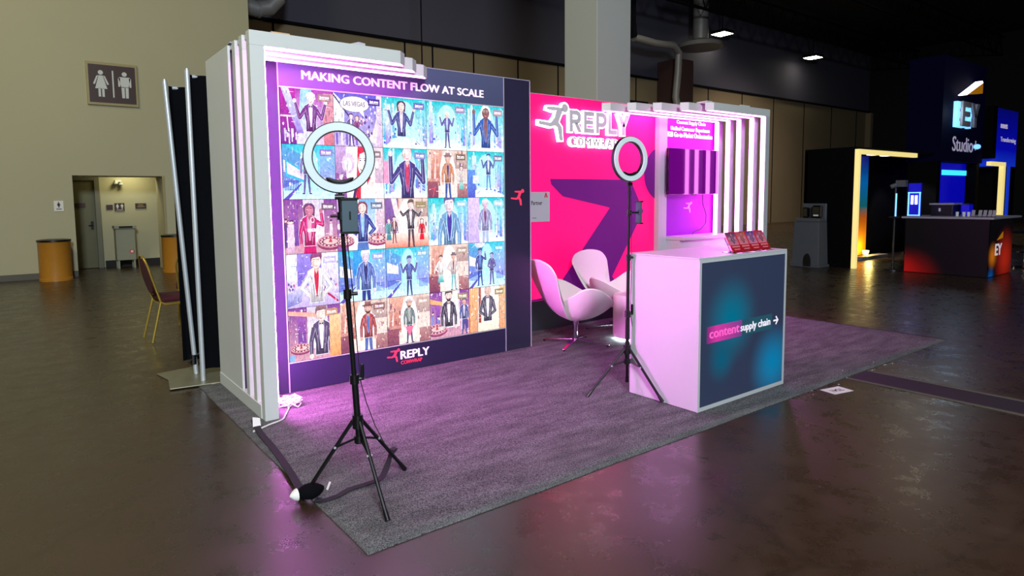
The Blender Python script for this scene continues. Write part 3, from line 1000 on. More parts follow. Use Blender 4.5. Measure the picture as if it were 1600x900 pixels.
def sketch(P, R, kind):
    for i in range(34):
        side = R.random() < .5
        x = R.uniform(.0, .27) if side else R.uniform(.73, 1)
        y = R.uniform(.05, .98)
        a = R.choice([PI / 2, PI / 2, 0, .6 if side else -.6])
        l = R.uniform(.02, .12)
        P.line([(x, y), (x + l * math.cos(a), y + l * math.sin(a))], R.choice([.005, .007, .009]), R.choice([INK, (110, 80, 160), (250, 250, 255), (250, 250, 255), (60, 100, 190)] if kind == 'c' else [INK, (140, 80, 120), (255, 250, 246), (255, 250, 246), (190, 90, 90)]))
    for i in range(14):
        P.ell(R.uniform(.02, .98), R.uniform(.02, .98), R.uniform(.006, .02), R.uniform(.01, .035), (252, 252, 255), 6)


def picture(r, c):
    P = PicS()
    R = random.Random(r * 7 + c * 31 + 5)
    K = (r, c)
    if K == (0, 0):
        background(P, 'stage', R); person(P, .56, .90, .17, (244, 234, 236), (250, 246, 248), 'short', VIO, (240, 232, 240), 'up', bow=True); badge(P, (176, 130, 140))
    elif K == (0, 1):
        background(P, 'bubble', R)
        person(P, .34, .60, .085, SKN, (60, 40, 80), 'short', (86, 60, 130), (230, 220, 235), 'down', legs=(70, 54, 130))
        person(P, .46, .57, .08, SKN, (120, 60, 70), 'long', (140, 60, 130), (230, 220, 235), 'one', dress=(180, 60, 110), lap=False)
        P.ell(.42, .80, .31, .155, INK, 22); P.ell(.42, .80, .30, .147, (240, 236, 244), 22); P.poly([(.5, .68), (.6, .68), (.62, .55)], (240, 236, 244)); badge(P, (70, 50, 140))
    elif K == (0, 2):
        background(P, 'cyan', R); person(P, .42, .90, .17, SKN, (56, 34, 66), 'long', (60, 66, 140), (240, 214, 220), 'up'); badge(P, (96, 100, 170))
    elif K == (0, 3):
        background(P, 'cyan', R); person(P, .50, .78, .105, SKN, (236, 216, 196), 'short', (76, 74, 156), (190, 214, 240), 'up', legs=(80, 70, 130)); badge(P, (150, 120, 170))
    elif K == (0, 4):
        background(P, 'cyan', R); person(P, .50, .94, .22, DRK, (230, 238, 226), 'long', (44, 86, 176), (132, 84, 84), 'fists'); badge(P, (170, 130, 150))
    elif K == (1, 0):
        background(P, 'street', R); P.poly([(.05, .42), (.42, .30), (.42, .52), (.05, .74)], (60, 176, 214)); P.poly([(.08, .47), (.40, .35), (.40, .48), (.08, .68)], (236, 220, 236))
        person(P, .46, .93, .12, (214, 190, 220), (96, 60, 120), 'long', (120, 100, 176), (214, 220, 245), 'down', legs=(96, 84, 150), lean=-.03); badge(P, (140, 120, 196))
    elif K == (1, 1):
        background(P, 'cream', R)
        P.poly([(.40, 0), (.46, 1), (.62, 1), (.66, .3), (.60, 0)], (206, 30, 60), (230, 60, 84))
        P.ell(.56, .70, .115, .26, INK, 20); P.ell(.56, .70, .11, .255, (250, 238, 232), 20)
        P.poly([(.46, .98), (.68, 1.0), (.64, .92), (.50, .86), (.47, .66)], (214, 36, 66))
        P.poly([(.62, .42), (.67, .55), (.72, .40), (.66, .30)], (214, 36, 66))
        P.line([(.49, .77), (.53, .78)], .014, INK); P.line([(.58, .78), (.63, .77)], .014, INK)
        P.ell(.51, .74, .018, .012, INK, 8); P.ell(.605, .74, .018, .012, INK, 8)
        P.line([(.56, .72), (.575, .63), (.55, .62)], .008, (200, 150, 150)); P.line([(.50, .57), (.56, .53), (.62, .57)], .016, (200, 50, 80))
        P.line([(.36, .0), (.42, .3), (.50, .42)], .06, INK, .03); P.poly([(.52, .45), (.62, .42), (.7, .0), (.5, .0)], (246, 232, 226))
        P.ell(.86, .66, .035, .08, (250, 240, 236)); P.line([(.83, .6), (.86, .56), (.89, .6)], .008, INK); badge(P, (140, 110, 120))
    elif K == (1, 2):
        background(P, 'cyan', R); P.rect(.0, .3, .12, .75, (240, 150, 190)); person(P, .53, 1.0, .26, (246, 214, 214), (230, 190, 196), 'bald', (66, 56, 128), (200, 60, 100), 'fists'); badge(P, (130, 130, 190))
    elif K == (1, 3):
        background(P, 'saloon', R); person(P, .50, .88, .145, TAN, (90, 56, 60), 'short', (206, 128, 84), (70, 64, 120), 'down', legs=(60, 80, 150), hat=(130, 96, 96)); person(P, .84, .66, .085, SKN, (60, 50, 60), 'long', (226, 214, 206), SKN, 'down', dress=(70, 190, 180), lap=False); P.line([(.06, .18), (.16, .2), (.12, .02)], .02, (220, 80, 110)); badge(P, (120, 96, 80))
    elif K == (1, 4):
        background(P, 'cyan', R); P.rect(0, 0, .2, .6, (70, 80, 190), (90, 140, 220)); P.rect(.14, .3, .3, .48, (214, 226, 245)); person(P, .56, .93, .11, (206, 226, 240), (40, 50, 110), 'short', (56, 84, 160), (220, 236, 245), 'up', legs=(90, 130, 200)); badge(P, (110, 120, 150))
    elif K == (2, 0):
        background(P, 'casino', R); wheel(P, .86, .20, .26); person(P, .46, .88, .19, (206, 120, 150), (84, 36, 84), 'long', (206, 30, 110), (226, 170, 190), 'one', dress=(200, 24, 100))
        P.ell(.52, .62, .04, .06, (245, 210, 225)); P.ell(.52, .62, .025, .04, (170, 60, 100))
        for i in range(14): P.ell(.03 + .02 * (i % 7) + R.uniform(0, .01), .05 + .05 * (i // 7), .018, .03, (214, 170, 200), 6)
        badge(P, (110, 80, 110))
    elif K == (2, 1):
        background(P, 'cream', R); P.rect(.45, .3, .8, 1, (226, 240, 245), (110, 170, 220)); wheel(P, .84, .22, .24); wheel(P, .14, .20, .2); person(P, .52, .90, .19, SKN, (96, 44, 66), 'long', (50, 60, 150), (150, 200, 226), 'hip', dress=(80, 120, 190)); badge(P, (90, 110, 140))
    elif K == (2, 2):
        background(P, 'saloon', R); P.rect(0, .3, .3, 1, (104, 66, 140), (130, 90, 160)); P.poly([(0, 0), (1, 0), (1, .3), (0, .3)], (236, 120, 96), (246, 226, 214)); P.poly([(.14, 1), (.26, 1), (.38, .3), (.30, .3)], (236, 216, 214))
        person(P, .08, .58, .075, SKN, (120, 50, 70), 'long', (80, 150, 160), SKN, 'down', dress=(60, 120, 140), lap=False); person(P, .20, .62, .075, SKN, (60, 40, 50), 'short', (110, 50, 60), SKN, 'down', legs=(120, 40, 56))
        person(P, .84, .56, .075, SKN, (50, 40, 60), 'long', (210, 24, 44), SKN, 'down', dress=(220, 20, 40), lap=False)
        person(P, .58, .92, .14, SKN, (70, 50, 50), 'quiff', (70, 58, 66), (245, 240, 240), 'wide', legs=(80, 60, 70), bow=True); badge(P, (150, 130, 96))
    elif K == (2, 3):
        background(P, 'cyan', R); person(P, .52, .97, .27, (236, 214, 226), (56, 60, 110), 'quiff', (110, 160, 206), (66, 50, 150), 'down', beard=False); badge(P, (150, 200, 220))
    elif K == (2, 4):
        background(P, 'cyan', R); P.rect(0, 0, .3, 1, (190, 170, 225), (214, 190, 230)); person(P, .46, .92, .17, (220, 190, 210), (236, 240, 245), 'short', (150, 150, 200), (120, 70, 110), 'down', legs=(170, 180, 220)); badge(P, (170, 200, 215))
    elif K == (3, 0):
        background(P, 'crowd', R); person(P, .56, .93, .22, SKN, (110, 40, 90), 'quiff', (236, 232, 240), (206, 36, 70), 'hip'); badge(P, (190, 180, 220))
    elif K == (3, 1):
        background(P, 'street', R); P.rect(.3, .5, .6, 1, (40, 130, 220), (60, 160, 230)); person(P, .56, .95, .19, (220, 206, 226), (220, 240, 245), 'quiff', (84, 110, 190), (50, 50, 110), 'down', beard=False, legs=(40, 50, 130)); badge(P, (150, 160, 210))
    elif K == (3, 2):
        background(P, 'street', R); person(P, .52, .78, .115, (170, 180, 220), (50, 60, 110), 'quiff', (66, 70, 150), (80, 120, 190), 'up', legs=(50, 56, 120)); badge(P, (120, 180, 210))
    elif K == (3, 3):
        background(P, 'saloon', R); person(P, .28, .76, .10, (236, 196, 180), (70, 50, 60), 'short', (240, 232, 226), (240, 232, 226), 'hip', dress=(30, 170, 176)); person(P, .60, .78, .11, TAN, (60, 50, 60), 'short', (214, 196, 190), (150, 70, 80), 'hip', legs=(110, 180, 186), hat=(110, 90, 100)); badge(P, (170, 150, 130))
    elif K == (3, 4):
        background(P, 'street', R); P.ell(.30, .98, .14, .09, (210, 215, 235)); person(P, .30, .84, .115, (150, 160, 210), (40, 50, 110), 'quiff', (44, 56, 140), (90, 140, 200), 'one', legs=(44, 60, 150)); person(P, .62, .74, .10, (170, 170, 215), (60, 60, 120), 'short', (80, 80, 150), (100, 60, 130), 'cup', legs=(80, 60, 140)); badge(P, (90, 190, 220))
    elif K == (4, 0):
        background(P, 'casino', R); P.poly([(0, .88), (.5, .80), (.9, .86), (.9, .94), (.5, .88), (0, .96)], (250, 170, 150)); wheel(P, .22, .24, .2); person(P, .62, .93, .22, (252, 226, 214), (110, 70, 80), 'quiff', (88, 70, 110), (250, 245, 245), 'down', bow=True); P.rect(.78, .0, 1, .8, (230, 150, 90), (245, 200, 150)); P.rect(0, 0, .09, .12, (130, 180, 245)); badge(P, (190, 140, 110))
    elif K == (4, 1):
        background(P, 'saloon', R); person(P, .58, .90, .165, TAN, (70, 40, 44), 'short', (170, 60, 62), (80, 110, 180), 'down', legs=(80, 100, 170), hat=(120, 70, 70), beard=True); badge(P, (140, 96, 96))
    elif K == (4, 2):
        background(P, 'saloon', R); person(P, .50, .88, .125, TAN, (70, 60, 60), 'short', (100, 116, 116), (180, 176, 170), 'down', legs=(74, 70, 100), hat=(200, 176, 176), beard=True); P.poly([(.40, .36), (.60, .36), (.50, .14)], (250, 110, 150)); badge(P, (190, 160, 150))
    elif K == (4, 3):
        background(P, 'casino', R); P.rect(.3, .4, .7, 1, (240, 226, 214), (240, 230, 220)); P.poly([(0, .76), (.3, .7), (.3, .78), (0, .86)], (250, 170, 110)); wheel(P, .16, .2, .26); person(P, .86, .78, .11, TAN, (40, 40, 90), 'short', (60, 70, 140), (220, 210, 220), 'down', legs=(60, 70, 140)); person(P, .46, .97, .19, SKN, (50, 40, 44), 'quiff', (66, 54, 74), (245, 240, 245), 'down', bow=True, beard=True); badge(P, (150, 130, 90))
    else:
        background(P, 'curtain', R); person(P, .50, 1.0, .20, (226, 186, 170), (200, 180, 170), 'bald', (80, 72, 92), (245, 245, 250), 'cup', bow=True); badge(P, (150, 130, 70))
    return P


def build_picture(P, x0, z0, w, h, yf, parent):
    me = bpy.data.meshes.new('picture')
    vs_, fs, cs = [], [], []
    for k, (pts, cols) in enumerate(P.polys):
        b = len(vs_)
        y = yf - 0.0006 - 0.000025 * k
        for p in pts:
            vs_.append((x0 + w * p[0], y, z0 + h * p[1]))
        fs.append(tuple(range(b, b + len(pts))))
        cs += [c + (1.0,) for c in cols]
    me.from_pydata(vs_, [], fs)
    ca = me.color_attributes.new('Col', 'FLOAT_COLOR', 'POINT')
    flat = [q for c in cs for q in c]
    ca.data.foreach_set('color', flat)
    me.materials.append(M['picture'])
    o = bpy.data.objects.new('picture', me)
    C.objects.link(o)
    attach(o, parent)
    return o


SX0, SX1, SZ0, SZ1 = 0.506, 2.549, 0.240, 2.264
vw = thing('video_wall', 'bright video screen of twenty-five cartoon picture panels set in the navy wall', 'screen', (1.5, WYF, 0.24))
pw, ph = (SX1 - SX0) / 5, (SZ1 - SZ0) / 5
BT = {(0, 0): 'Just now', (0, 1): 'Just now', (0, 2): 'Just now', (0, 3): 'Just now', (0, 4): 'Just now'}
for r in range(5):
    for c in range(5):
        x0 = SX0 + c * pw + 0.0015; z0 = SZ1 - (r + 1) * ph + 0.0015
        w_, h_ = pw - 0.003, ph - 0.003
        pn = G().box(x0, x0 + w_, WYF - 0.004, WYF + 0.03, z0, z0 + h_).build('screen_panel', 'black', vw)
        build_picture(picture(r, c), x0, z0, w_, h_, WYF - 0.004, pn)
        s_ = BT.get((r, c), '1m ago' if (r * 5 + c) % 2 else '5m ago')
        text('caption', s_, (x0 + .735 * w_, WYF - 0.0115, z0 + .845 * h_), X, Z, .18 * w_, .05 * h_, 'lit_text', pn, 0.0004, 0.02)
        if (r, c) == (0, 1):
            text('caption', 'LAS VEGAS', (x0 + .19 * w_, WYF - 0.0115, z0 + .76 * h_), X, Z, .44 * w_, .09 * h_, 'ink', pn, 0.0004)
        if (r, c) == (2, 0):
            text('caption', 'LOADING', (x0 + .42 * w_, WYF - 0.0115, z0 + .40 * h_), X, Z, .20 * w_, .06 * h_, 'lit_text', pn, 0.0004, 0.02)

# ================================================================== PINK WALL
PY = 2.86
t = thing('pink_wall', 'backlit hot pink wall with a dark plum arrow graphic', 'exhibition wall', (4.1, PY, CF))
G().box(2.88, 5.32, PY, PY + 0.08, 0.335, 2.53).build('graphic_panel', 'pink', t)
G().box(2.88, 5.32, PY - 0.002, PY + 0.08, CF, 0.335).build('kick_board', 'base_dark', t)
G().box(2.88, 5.32, PY - 0.002, PY + 0.08, 2.53, 2.536).build('top_profile', 'alu', t)
arrow = [(3.585, 1.645), (4.816, 1.645), (4.90, 1.60), (5.11, 1.264), (4.56, 0.505), (4.75, 0.338), (3.0, 0.338), (3.46, 0.36), (3.70, 0.47), (4.52, 1.318), (3.77, 1.455), (3.60, 1.585)]
G().prism(arrow, 'y', PY - 0.003, PY).build('arrow_graphic', 'plum', t)
pts = [(5.319, 2.02)]
for k in range(19):
    a = math.radians(114 + k * (246 - 114) / 18)
    xx = 5.45 + .33 * math.cos(a)
    pts.append((min(5.319, xx), 1.72 + .33 * math.sin(a)))
pts.append((5.319, 1.42))
G().prism(pts, 'y', PY - 0.003, PY).build('circle_graphic', 'plum', t)

# halo-lit logo on pink wall
t = thing('lit_logo_sign', 'halo-lit grey and white logo lettering mounted high on the pink wall', 'sign', (4.1, PY, 2.0))
xs = [(3.825, 'R', .205), (4.045, 'E', .175), (4.235, 'P', .19), (4.435, 'L', .165), (4.585, 'Y', .225)]
for x, ch, wd in xs:
    block('letter_halo', ch, x, 2.155, wd - .02, .235, PY - 0.012, .034, 'led_white', t, .012)
    block('letter', ch, x, 2.155, wd - .02, .235, PY - 0.047, .006, 'grey_face', t)
xx = 3.84
for ch, wd in zip('COMWRAP', (.10, .10, .115, .14, .085, .10, .085)):
    text('letter_halo', ch, (xx - .012, PY - 0.012, 1.995), X, Z, wd + .006, .110, 'led_white', t, 0.034, 0.0, bold=.045)
    text('letter', ch, (xx + .010, PY - 0.048, 2.014), X, Z, wd - .024, .082, 'grey_rule', t, 0.004, 0, bold=.02)
    xx += wd + .006
runner('emblem_halo', 3.385, 2.055, .40, .385, PY - 0.012, 0.034, 'led_white', t, grow=.018)
runner('emblem', 3.385, 2.055, .40, .385, PY - 0.047, 0.004, 'grey_face', t)

# partner plate
t = thing('partner_plate', 'white plate reading Partner fixed beside the navy wall edge', 'sign', (3.3, PY, 1.19))
G().box(3.08, 3.56, PY - 0.02, PY - 0.003, 1.188, 1.504).build('plate', 'white', t, bevel=0.003)
text('lettering', 'Partner', (3.30, PY - 0.02, 1.368), X, Z, .155, .044, 'ink', t, 0.001, 0.01)
G().prism([(3.482, 1.445), (3.497, 1.445), (3.505, 1.475), (3.513, 1.445), (3.530, 1.445), (3.512, 1.495), (3.500, 1.495)], 'y', PY - 0.021, PY - 0.02).build('emblem', 'red_card', t)
G().box(3.31, 3.37, PY - 0.021, PY - 0.02, 1.227, 1.232).build('small_print', 'ink', t)

# ================================================================== RIGHT PORTAL AND NICHE
t = thing('niche_wall', 'white niche unit with a backlit violet panel and ledge beside the pink wall', 'exhibition wall', (5.9, PY, CF))
G().box(5.325, 5.480, 2.80, PY + 0.06, CF, 2.41).build('post', 'white', t, bevel=0.002)
G().box(5.480, 6.60, PY, PY + 0.06, 0.94, 2.44).build('graphic_panel', 'purple_panel', t)
G().box(5.470, 6.60, 2.53, PY + 0.06, 0.90, 0.94).build('ledge', 'white', t, bevel=0.003)
G().box(5.480, 6.60, 2.60, PY + 0.06, CF, 0.90).build('base_cabinet', 'white', t, bevel=0.003)
text('lettering', 'Content Supply Chain', (5.735, PY - 0.001, 2.345), X, Z, .60, .058, 'lit_text', t, 0.003, 0, bold=.03)
text('lettering', 'Unified Customer Experience', (5.62, PY - 0.001, 2.258), X, Z, .81, .064, 'lit_text', t, 0.003, 0, bold=.03)
text('lettering', 'B2B Go-to-Market Orchestration', (5.56, PY - 0.001, 2.190), X, Z, .93, .062, 'lit_text', t, 0.003, 0, bold=.03)
runner('emblem', 5.905, 1.225, .165, .14, PY, 0.003, mat('lit_pink_vinyl', rgb(255, 120, 200), .5, emit=rgb(255, 110, 200), es=.9), t)

YS_R = [2.11, 2.265, 2.445, 2.60, 2.765]
XE_R = [5.42, 5.17, 4.915, 4.66, 4.42]
t = thing('light_portal', 'white portal frame of five nested arches with bright glowing columns beside the niche', 'portal frame', (6.5, 2.5, CF))
for k, (y, xe) in enumerate(zip(YS_R, XE_R)):
    zb = CF if y + BD < 2.53 else 0.94
    G().box(6.51, 6.60, y, y + BD, zb, PZ - BH).build('column', 'white', t, bevel=0.002)
    G().prism([(6.60, y), (xe, y), (xe - 0.072, y + BD), (6.60, y + BD)], 'z', PZ - BH, PZ).build('beam', 'white_side', t, bevel=0.002)
    G().prism([(6.50, y + 0.007), (xe + 0.006, y + 0.007), (xe - 0.050, y + BD - 0.007), (6.50, y + BD - 0.007)], 'z', PZ - BH - 0.005, PZ - BH + 0.001).build('light_strip', 'led_soft', t)
    G().box(6.504, 6.511, y + 0.006, y + BD - 0.006, max(0.1, zb + .005), PZ - BH - 0.01).build('light_strip', 'led_soft', t)
G().box(6.56, 6.60, 2.178, 2.765, PZ - 0.03, PZ - 0.004).build('tie_bar', 'white_side', t)
G().box(5.36, 5.46, 2.16, 2.30, PZ, PZ + 0.02).build('bracket', 'white_side', t)
G().box(6.0, 6.18, 2.13, 2.16, PZ, PZ + 0.018).build('bracket', 'white_side', t)

# television
t = thing('television', 'slim glossy black television mirroring the glowing columns over the niche ledge', 'television', (5.9, 2.74, 1.46))
G().box(5.385, 6.415, 2.705, 2.74, 1.462, 2.030).build('housing', 'dark_gloss', t, bevel=0.004)
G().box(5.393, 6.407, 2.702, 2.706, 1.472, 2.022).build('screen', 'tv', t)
G().box(5.75, 6.05, 2.74, 2.858, 1.62, 1.86).build('wall_bracket', 'black_metal', t)
G().box(5.87, 5.95, 2.703, 2.72, 1.452, 1.464).build('sensor', 'black', t)
G().tube([(6.22, 2.80, 1.50), (6.24, 2.81, 1.34), (6.33, 2.82, 1.20), (6.33, 2.82, 1.08), (6.22, 2.82, 1.00), (6.08, 2.82, 0.975), (6.03, 2.81, 0.946)], 0.006, 6).build('power_cable', 'black', t, smooth=True)

# ================================================================== COUNTER
t = thing('counter', 'white square counter with a navy printed front standing on the carpet', 'counter', (3.0, 0.5, CF))
G().box(2.483, 3.556, 0.205, 0.780, CF, 1.030).build('body', 'white', t, bevel=0.002)
G().box(2.480, 3.560, 0.198, 0.784, 1.030, 1.042).build('top', 'white', t, bevel=0.003)
G().box(2.483, 2.505, 0.196, 0.205, CF, 1.030).box(3.534, 3.556, 0.196, 0.205, CF, 1.030).box(2.505, 3.534, 0.196, 0.205, CF, 0.04).box(2.505, 3.534, 0.196, 0.205, 1.008, 1.030).build('front_frame', 'white', t)
G().box(2.505, 3.534, 0.199, 0.205, 0.04, 1.008).build('front_panel', 'counter_front', t)
G().box(2.575, 2.985, 0.1975, 0.199, 0.462, 0.575).build('highlight_bar', 'tag_pink', t)
G().box(2.985, 3.375, 0.1975, 0.199, 0.462, 0.575).build('highlight_bar', 'tag_teal', t)
text('lettering', 'content', (2.605, 0.1975, 0.494), X, Z, 0.345, 0.050, mat('bright_pink_vinyl', rgb(255, 96, 190), 0.5, emit=rgb(255, 90, 190), es=0.4), t, 0.001, 0, bold=.06)
text('lettering', 'supply chain', (2.968, 0.1975, 0.478), X, Z, 0.38, 0.070, 'white_text', t, 0.001, 0, bold=.03)
G().prism([(3.395, .512), (3.44, .512), (3.423, .492), (3.432, .484), (3.463, .518), (3.432, .552), (3.423, .544), (3.44, .524), (3.395, .524)], 'y', 0.1975, 0.199).build('arrow', 'white_text', t)

# brochures in an acrylic stand
stand = thing('brochure_stand', 'clear acrylic brochure stand on the counter top', 'stand', (3.2, .3, 1.042))
acr = bpy.data.materials.new('clear_acrylic'); acr.use_nodes = True
ab = acr.node_tree.nodes['Principled BSDF']
ab.inputs['Transmission Weight'].default_value = 1.0; ab.inputs['Roughness'].default_value = 0.03; ab.inputs['IOR'].default_value = 1.3
tm = Matrix.Translation((0, .262, 1.046)) @ Matrix.Rotation(math.radians(-28), 4, 'X')
G().box(2.95, 3.45, 0.010, 0.014, 0.0, 0.12, tm).build('back_plate', acr, stand)
G().box(2.95, 3.45, .232, .345, 1.0425, 1.046).build('base_plate', acr, stand)
BR = [('leftmost', (60, 70, 130), NVY), ('second from left', (190, 120, 90), (150, 60, 50)), ('second from right', (70, 80, 190), (60, 60, 160)), ('rightmost', (170, 70, 110), (90, 30, 80))]
for k, (nm, bgc, jc) in enumerate(BR):
    x0 = 2.962 + k * .121
    b_ = thing('brochure', 'red brochure in the counter stand, %s of the four' % nm, 'brochure', (x0 + .055, .27, 1.05), 'brochures on the counter')
    rot = tm @ Matrix.Translation((x0, 0, .002))
    G().box(0, .116, 0.000, .004, 0, .155, rot).build('card', 'red_card', b_)
    P = Pic(); P.rect(.04, .30, .96, .97, (230, 180, 200), bgc)
    for i in range(12):
        P.rect(.05 + .07 * i, .62, .09 + .07 * i, .70 + .02 * (i % 4), (240, 220, 230))
    person(P, .5, .92, .13, SKN, (60, 40, 60), 'short', jc, (230, 220, 235), 'hip', legs=None)
    P.rect(0, 0, 1, .34, (170, 16, 30), (200, 24, 44))
    for i in range(5): P.rect(.12 + .16 * i, .22, .22 + .16 * i, .29, (250, 220, 225))
    P.rect(.2, .10, .8, .14, (240, 200, 205))
    me = bpy.data.meshes.new('cover_print'); vv, ff, cc = [], [], []
    for i, (pts, cols) in enumerate(P.polys):
        bb = len(vv)
        for p in pts: vv.append(tuple(rot @ Vector((.116 * p[0], -0.0004 - .00004 * i, .155 * p[1]))))
        ff.append(tuple(range(bb, bb + len(pts)))); cc += [(c[0] * .75, c[1] * .35, c[2] * .42) + (1.0,) for c in cols]
    me.from_pydata(vv, [], ff)
    ca = me.color_attributes.new('Col', 'FLOAT_COLOR', 'POINT'); ca.data.foreach_set('color', [q for c in cc for q in c])
    if 'card_print' not in M:
        pm = bpy.data.materials.new('card_print'); pm.use_nodes = True
        at_ = pm.node_tree.nodes.new('ShaderNodeAttribute'); at_.attribute_name = 'Col'
        pm.node_tree.links.new(at_.outputs['Color'], pm.node_tree.nodes['Principled BSDF'].inputs['Base Color'])
        M['card_print'] = pm
    me.materials.append(M['card_print'])
    o = bpy.data.objects.new('cover_print', me); C.objects.link(o); attach(o, b_)


# ================================================================== RING LIGHTS
def ring_light(label, base, feet, top, rc, ro, ri, nrm, phone, phone_n, fixture_side, hz=.395):
    t = thing('ring_light', label, 'ring light', (base[0], base[1], CF))
    bx, by = base
    tx, ty, tz = top
    def at(z):
        k = (z - 0.0) / tz
        return Vector((bx + (tx - bx) * k, by + (ty - by) * k, z))
    G().tube([at(hz - .10), at(0.62)], 0.0155, 12).build('lower_pole', 'black_metal', t, smooth=True)
    G().tube([at(0.60), at(1.02)], 0.012, 12).build('middle_pole', 'black_metal', t, smooth=True)
    G().tube([at(1.00), at(tz)], 0.0095, 12).build('upper_pole', 'black_metal', t, smooth=True)
    for z, r in ((0.60, .022), (1.01, .019)):
        a = at(z)
        G().tube([a - Vector((0, 0, .022)), a + Vector((0, 0, .022))], r, 12).tube([a, a + Vector((.045, -.012, 0))], .009, 8).build('clamp', 'black', t, smooth=True)
    hub = at(hz); lowh = at(hz - .09)
    G().tube([hub - Vector((0, 0, .035)), hub + Vector((0, 0, .03))], .026, 14).build('upper_hub', 'black', t, smooth=True)
    G().tube([lowh - Vector((0, 0, .018)), lowh + Vector((0, 0, .018))], .024, 14).build('lower_hub', 'black', t, smooth=True)
    for f in feet:
        F = Vector((f[0], f[1], CF + .016))
        d = F - hub; dn = Vector((d.x, d.y, 0)).normalized()
        s0 = hub + dn * .024
        lg = G().tube([s0, F], .0095, 8).build('leg', 'black_metal', t, smooth=True)
        mid = s0.lerp(F, .36)
        G().tube([lowh + dn * .022, mid], .006, 6).build('strut', 'black_metal', lg, smooth=True)
        G().tube([mid - dn.cross(Vector((0, 0, 1))) * .013, mid + dn.cross(Vector((0, 0, 1))) * .013], .006, 8).build('rivet', 'alu', lg)
        e = (F - s0).normalized()
        G().tube([F - e * .045, F + e * .004], [.012, .014], 10).build('rubber_foot', 'black', lg, smooth=True)
    # ring
    n = Vector(nrm).normalized()
    c = Vector(rc)
    ux = Vector((0, 0, 1)).cross(n).normalized()
    uz = n.cross(ux)
    def ringmesh(prof, name, m):
        g = G(); N_ = 56; K = len(prof)
        for k in range(N_):
            a = 2 * PI * k / N_
            rd = ux * math.cos(a) + uz * math.sin(a)
            for (r, h) in prof:
                g.v.append(tuple(c + rd * r + n * h))
        for k in range(N_):
            k2 = (k + 1) % N_
            for j in range(K):
                j2 = (j + 1) % K
                g.f.append((k * K + j, k * K + j2, k2 * K + j2, k2 * K + j))
        return g.build(name, m, t, smooth=True)
    ringmesh([(ri - .003, -.022), (ro + .003, -.022), (ro + .003, .004), (ri - .003, .004)], 'housing', 'black')
    ringmesh([(ri, .003), (ro, .003), (ro - .003, .010), (ri + .003, .010)], 'diffuser', 'ring_diff')
    # bracket at bottom of the ring, curved dark bar inside
    g = G()
    arc = []
    for k in range(9):
        a = math.radians(-90 - 34 + 68 * k / 8)
        arc.append(c + (ux * math.cos(a) + uz * math.sin(a)) * (ri - .010) + n * -.004)
    g.tube(arc, [.004] + [.010] * 7 + [.004], 8).build('control_bar', 'black', t, smooth=True)
    bt = c - uz * (ro + .004)
    G().tube([Vector(top), bt + Vector((0, 0, -.02)), bt - n * .01], .010, 10).build('neck', 'black', t, smooth=True)
    hb = Vector(top)
    G().tube([hb - ux * .022, hb + ux * .022], .013, 10).build('swivel', 'black', t, smooth=True)
    # phone holder
    if phone:
        pc = Vector(phone); pn = Vector(phone_n).normalized()
        px_ = Vector((0, 0, 1)).cross(pn).normalized()
        R3 = Matrix((px_, pn, Vector((0, 0, 1)))).transposed().to_4x4(); R3.translation = pc
        G().box(-.037, .037, -.004, .005, -.075, .075, R3).build('phone_holder', 'phone_grey', t, bevel=.003)
        G().box(-.004, .004, .005, .007, -.018, .020, R3).build('camera_slot', 'black', t)
        for z_ in (.073, -.083):
            G().box(-.040, .040, -.012, .012, z_, z_ + .010, R3).build('holder_jaw', 'black', t)
        a = at(pc.z)
        G().tube([a, pc], .007, 8).tube([a - Vector((0, 0, .018)), a + Vector((0, 0, .018))], .018, 12).tube([a, a - px_ * .05 * fixture_side], .007, 8).build('holder_arm', 'black', t, smooth=True)
    # lead
    a = at(0.58)
    side = Vector((.035, -.01, 0))
    G().tube([at(tz - .05) + Vector((.012, -.01, 0)), at(1.0) + Vector((.022, -.012, 0)), at(.72) + side * .7, a + side * .8, at(.48) + side * 1.3, at(.36) + side * 2.2, at(.22) + side * 3.2 + Vector((.02, 0, 0))], .0022, 6).build('power_lead', 'black', t, smooth=True)
    G().box(a.x + .028, a.x + .042, a.y - .02, a.y - .004, .60, .67).build('dimmer_switch', 'black', t, bevel=.003)
    return t


ring_light('black tripod ring light standing before the video screen near the carpet corner', (0.205, 0.463), [(-.022, .634), (.175, .16), (.50, .594)], (0.128, .463, 1.462),
           (0.132, 0.463, 1.640), .159, .120, (-1.205, -2.76, -.19), (.165, .440, 1.375), (-.25, -.97, 0), 1)
ring_light('black tripod ring light standing against the left side of the white counter', (2.44, 0.768), [(2.139, .867), (2.455, .46), (2.652, .952)], (2.452, .768, 1.535),
           (2.462, 0.768, 1.712), .158, .120, (-.10, -1, 0), (2.543, .755, 1.332), (-1.0, .35, 0), -1, .345)


# ================================================================== SWAN CHAIRS
def spline(pts, n):
    out = []
    K = len(pts)
    for i in range(K):
        p0, p1, p2, p3 = [Vector(pts[(i + j) % K]) for j in (-1, 0, 1, 2)]
        for k in range(n):
            t_ = k / n
            out.append(0.5 * ((2 * p1) + (-p0 + p2) * t_ + (2 * p0 - 5 * p1 + 4 * p2 - p3) * t_ ** 2 + (-p0 + 3 * p1 - 3 * p2 + p3) * t_ ** 3))
    return out


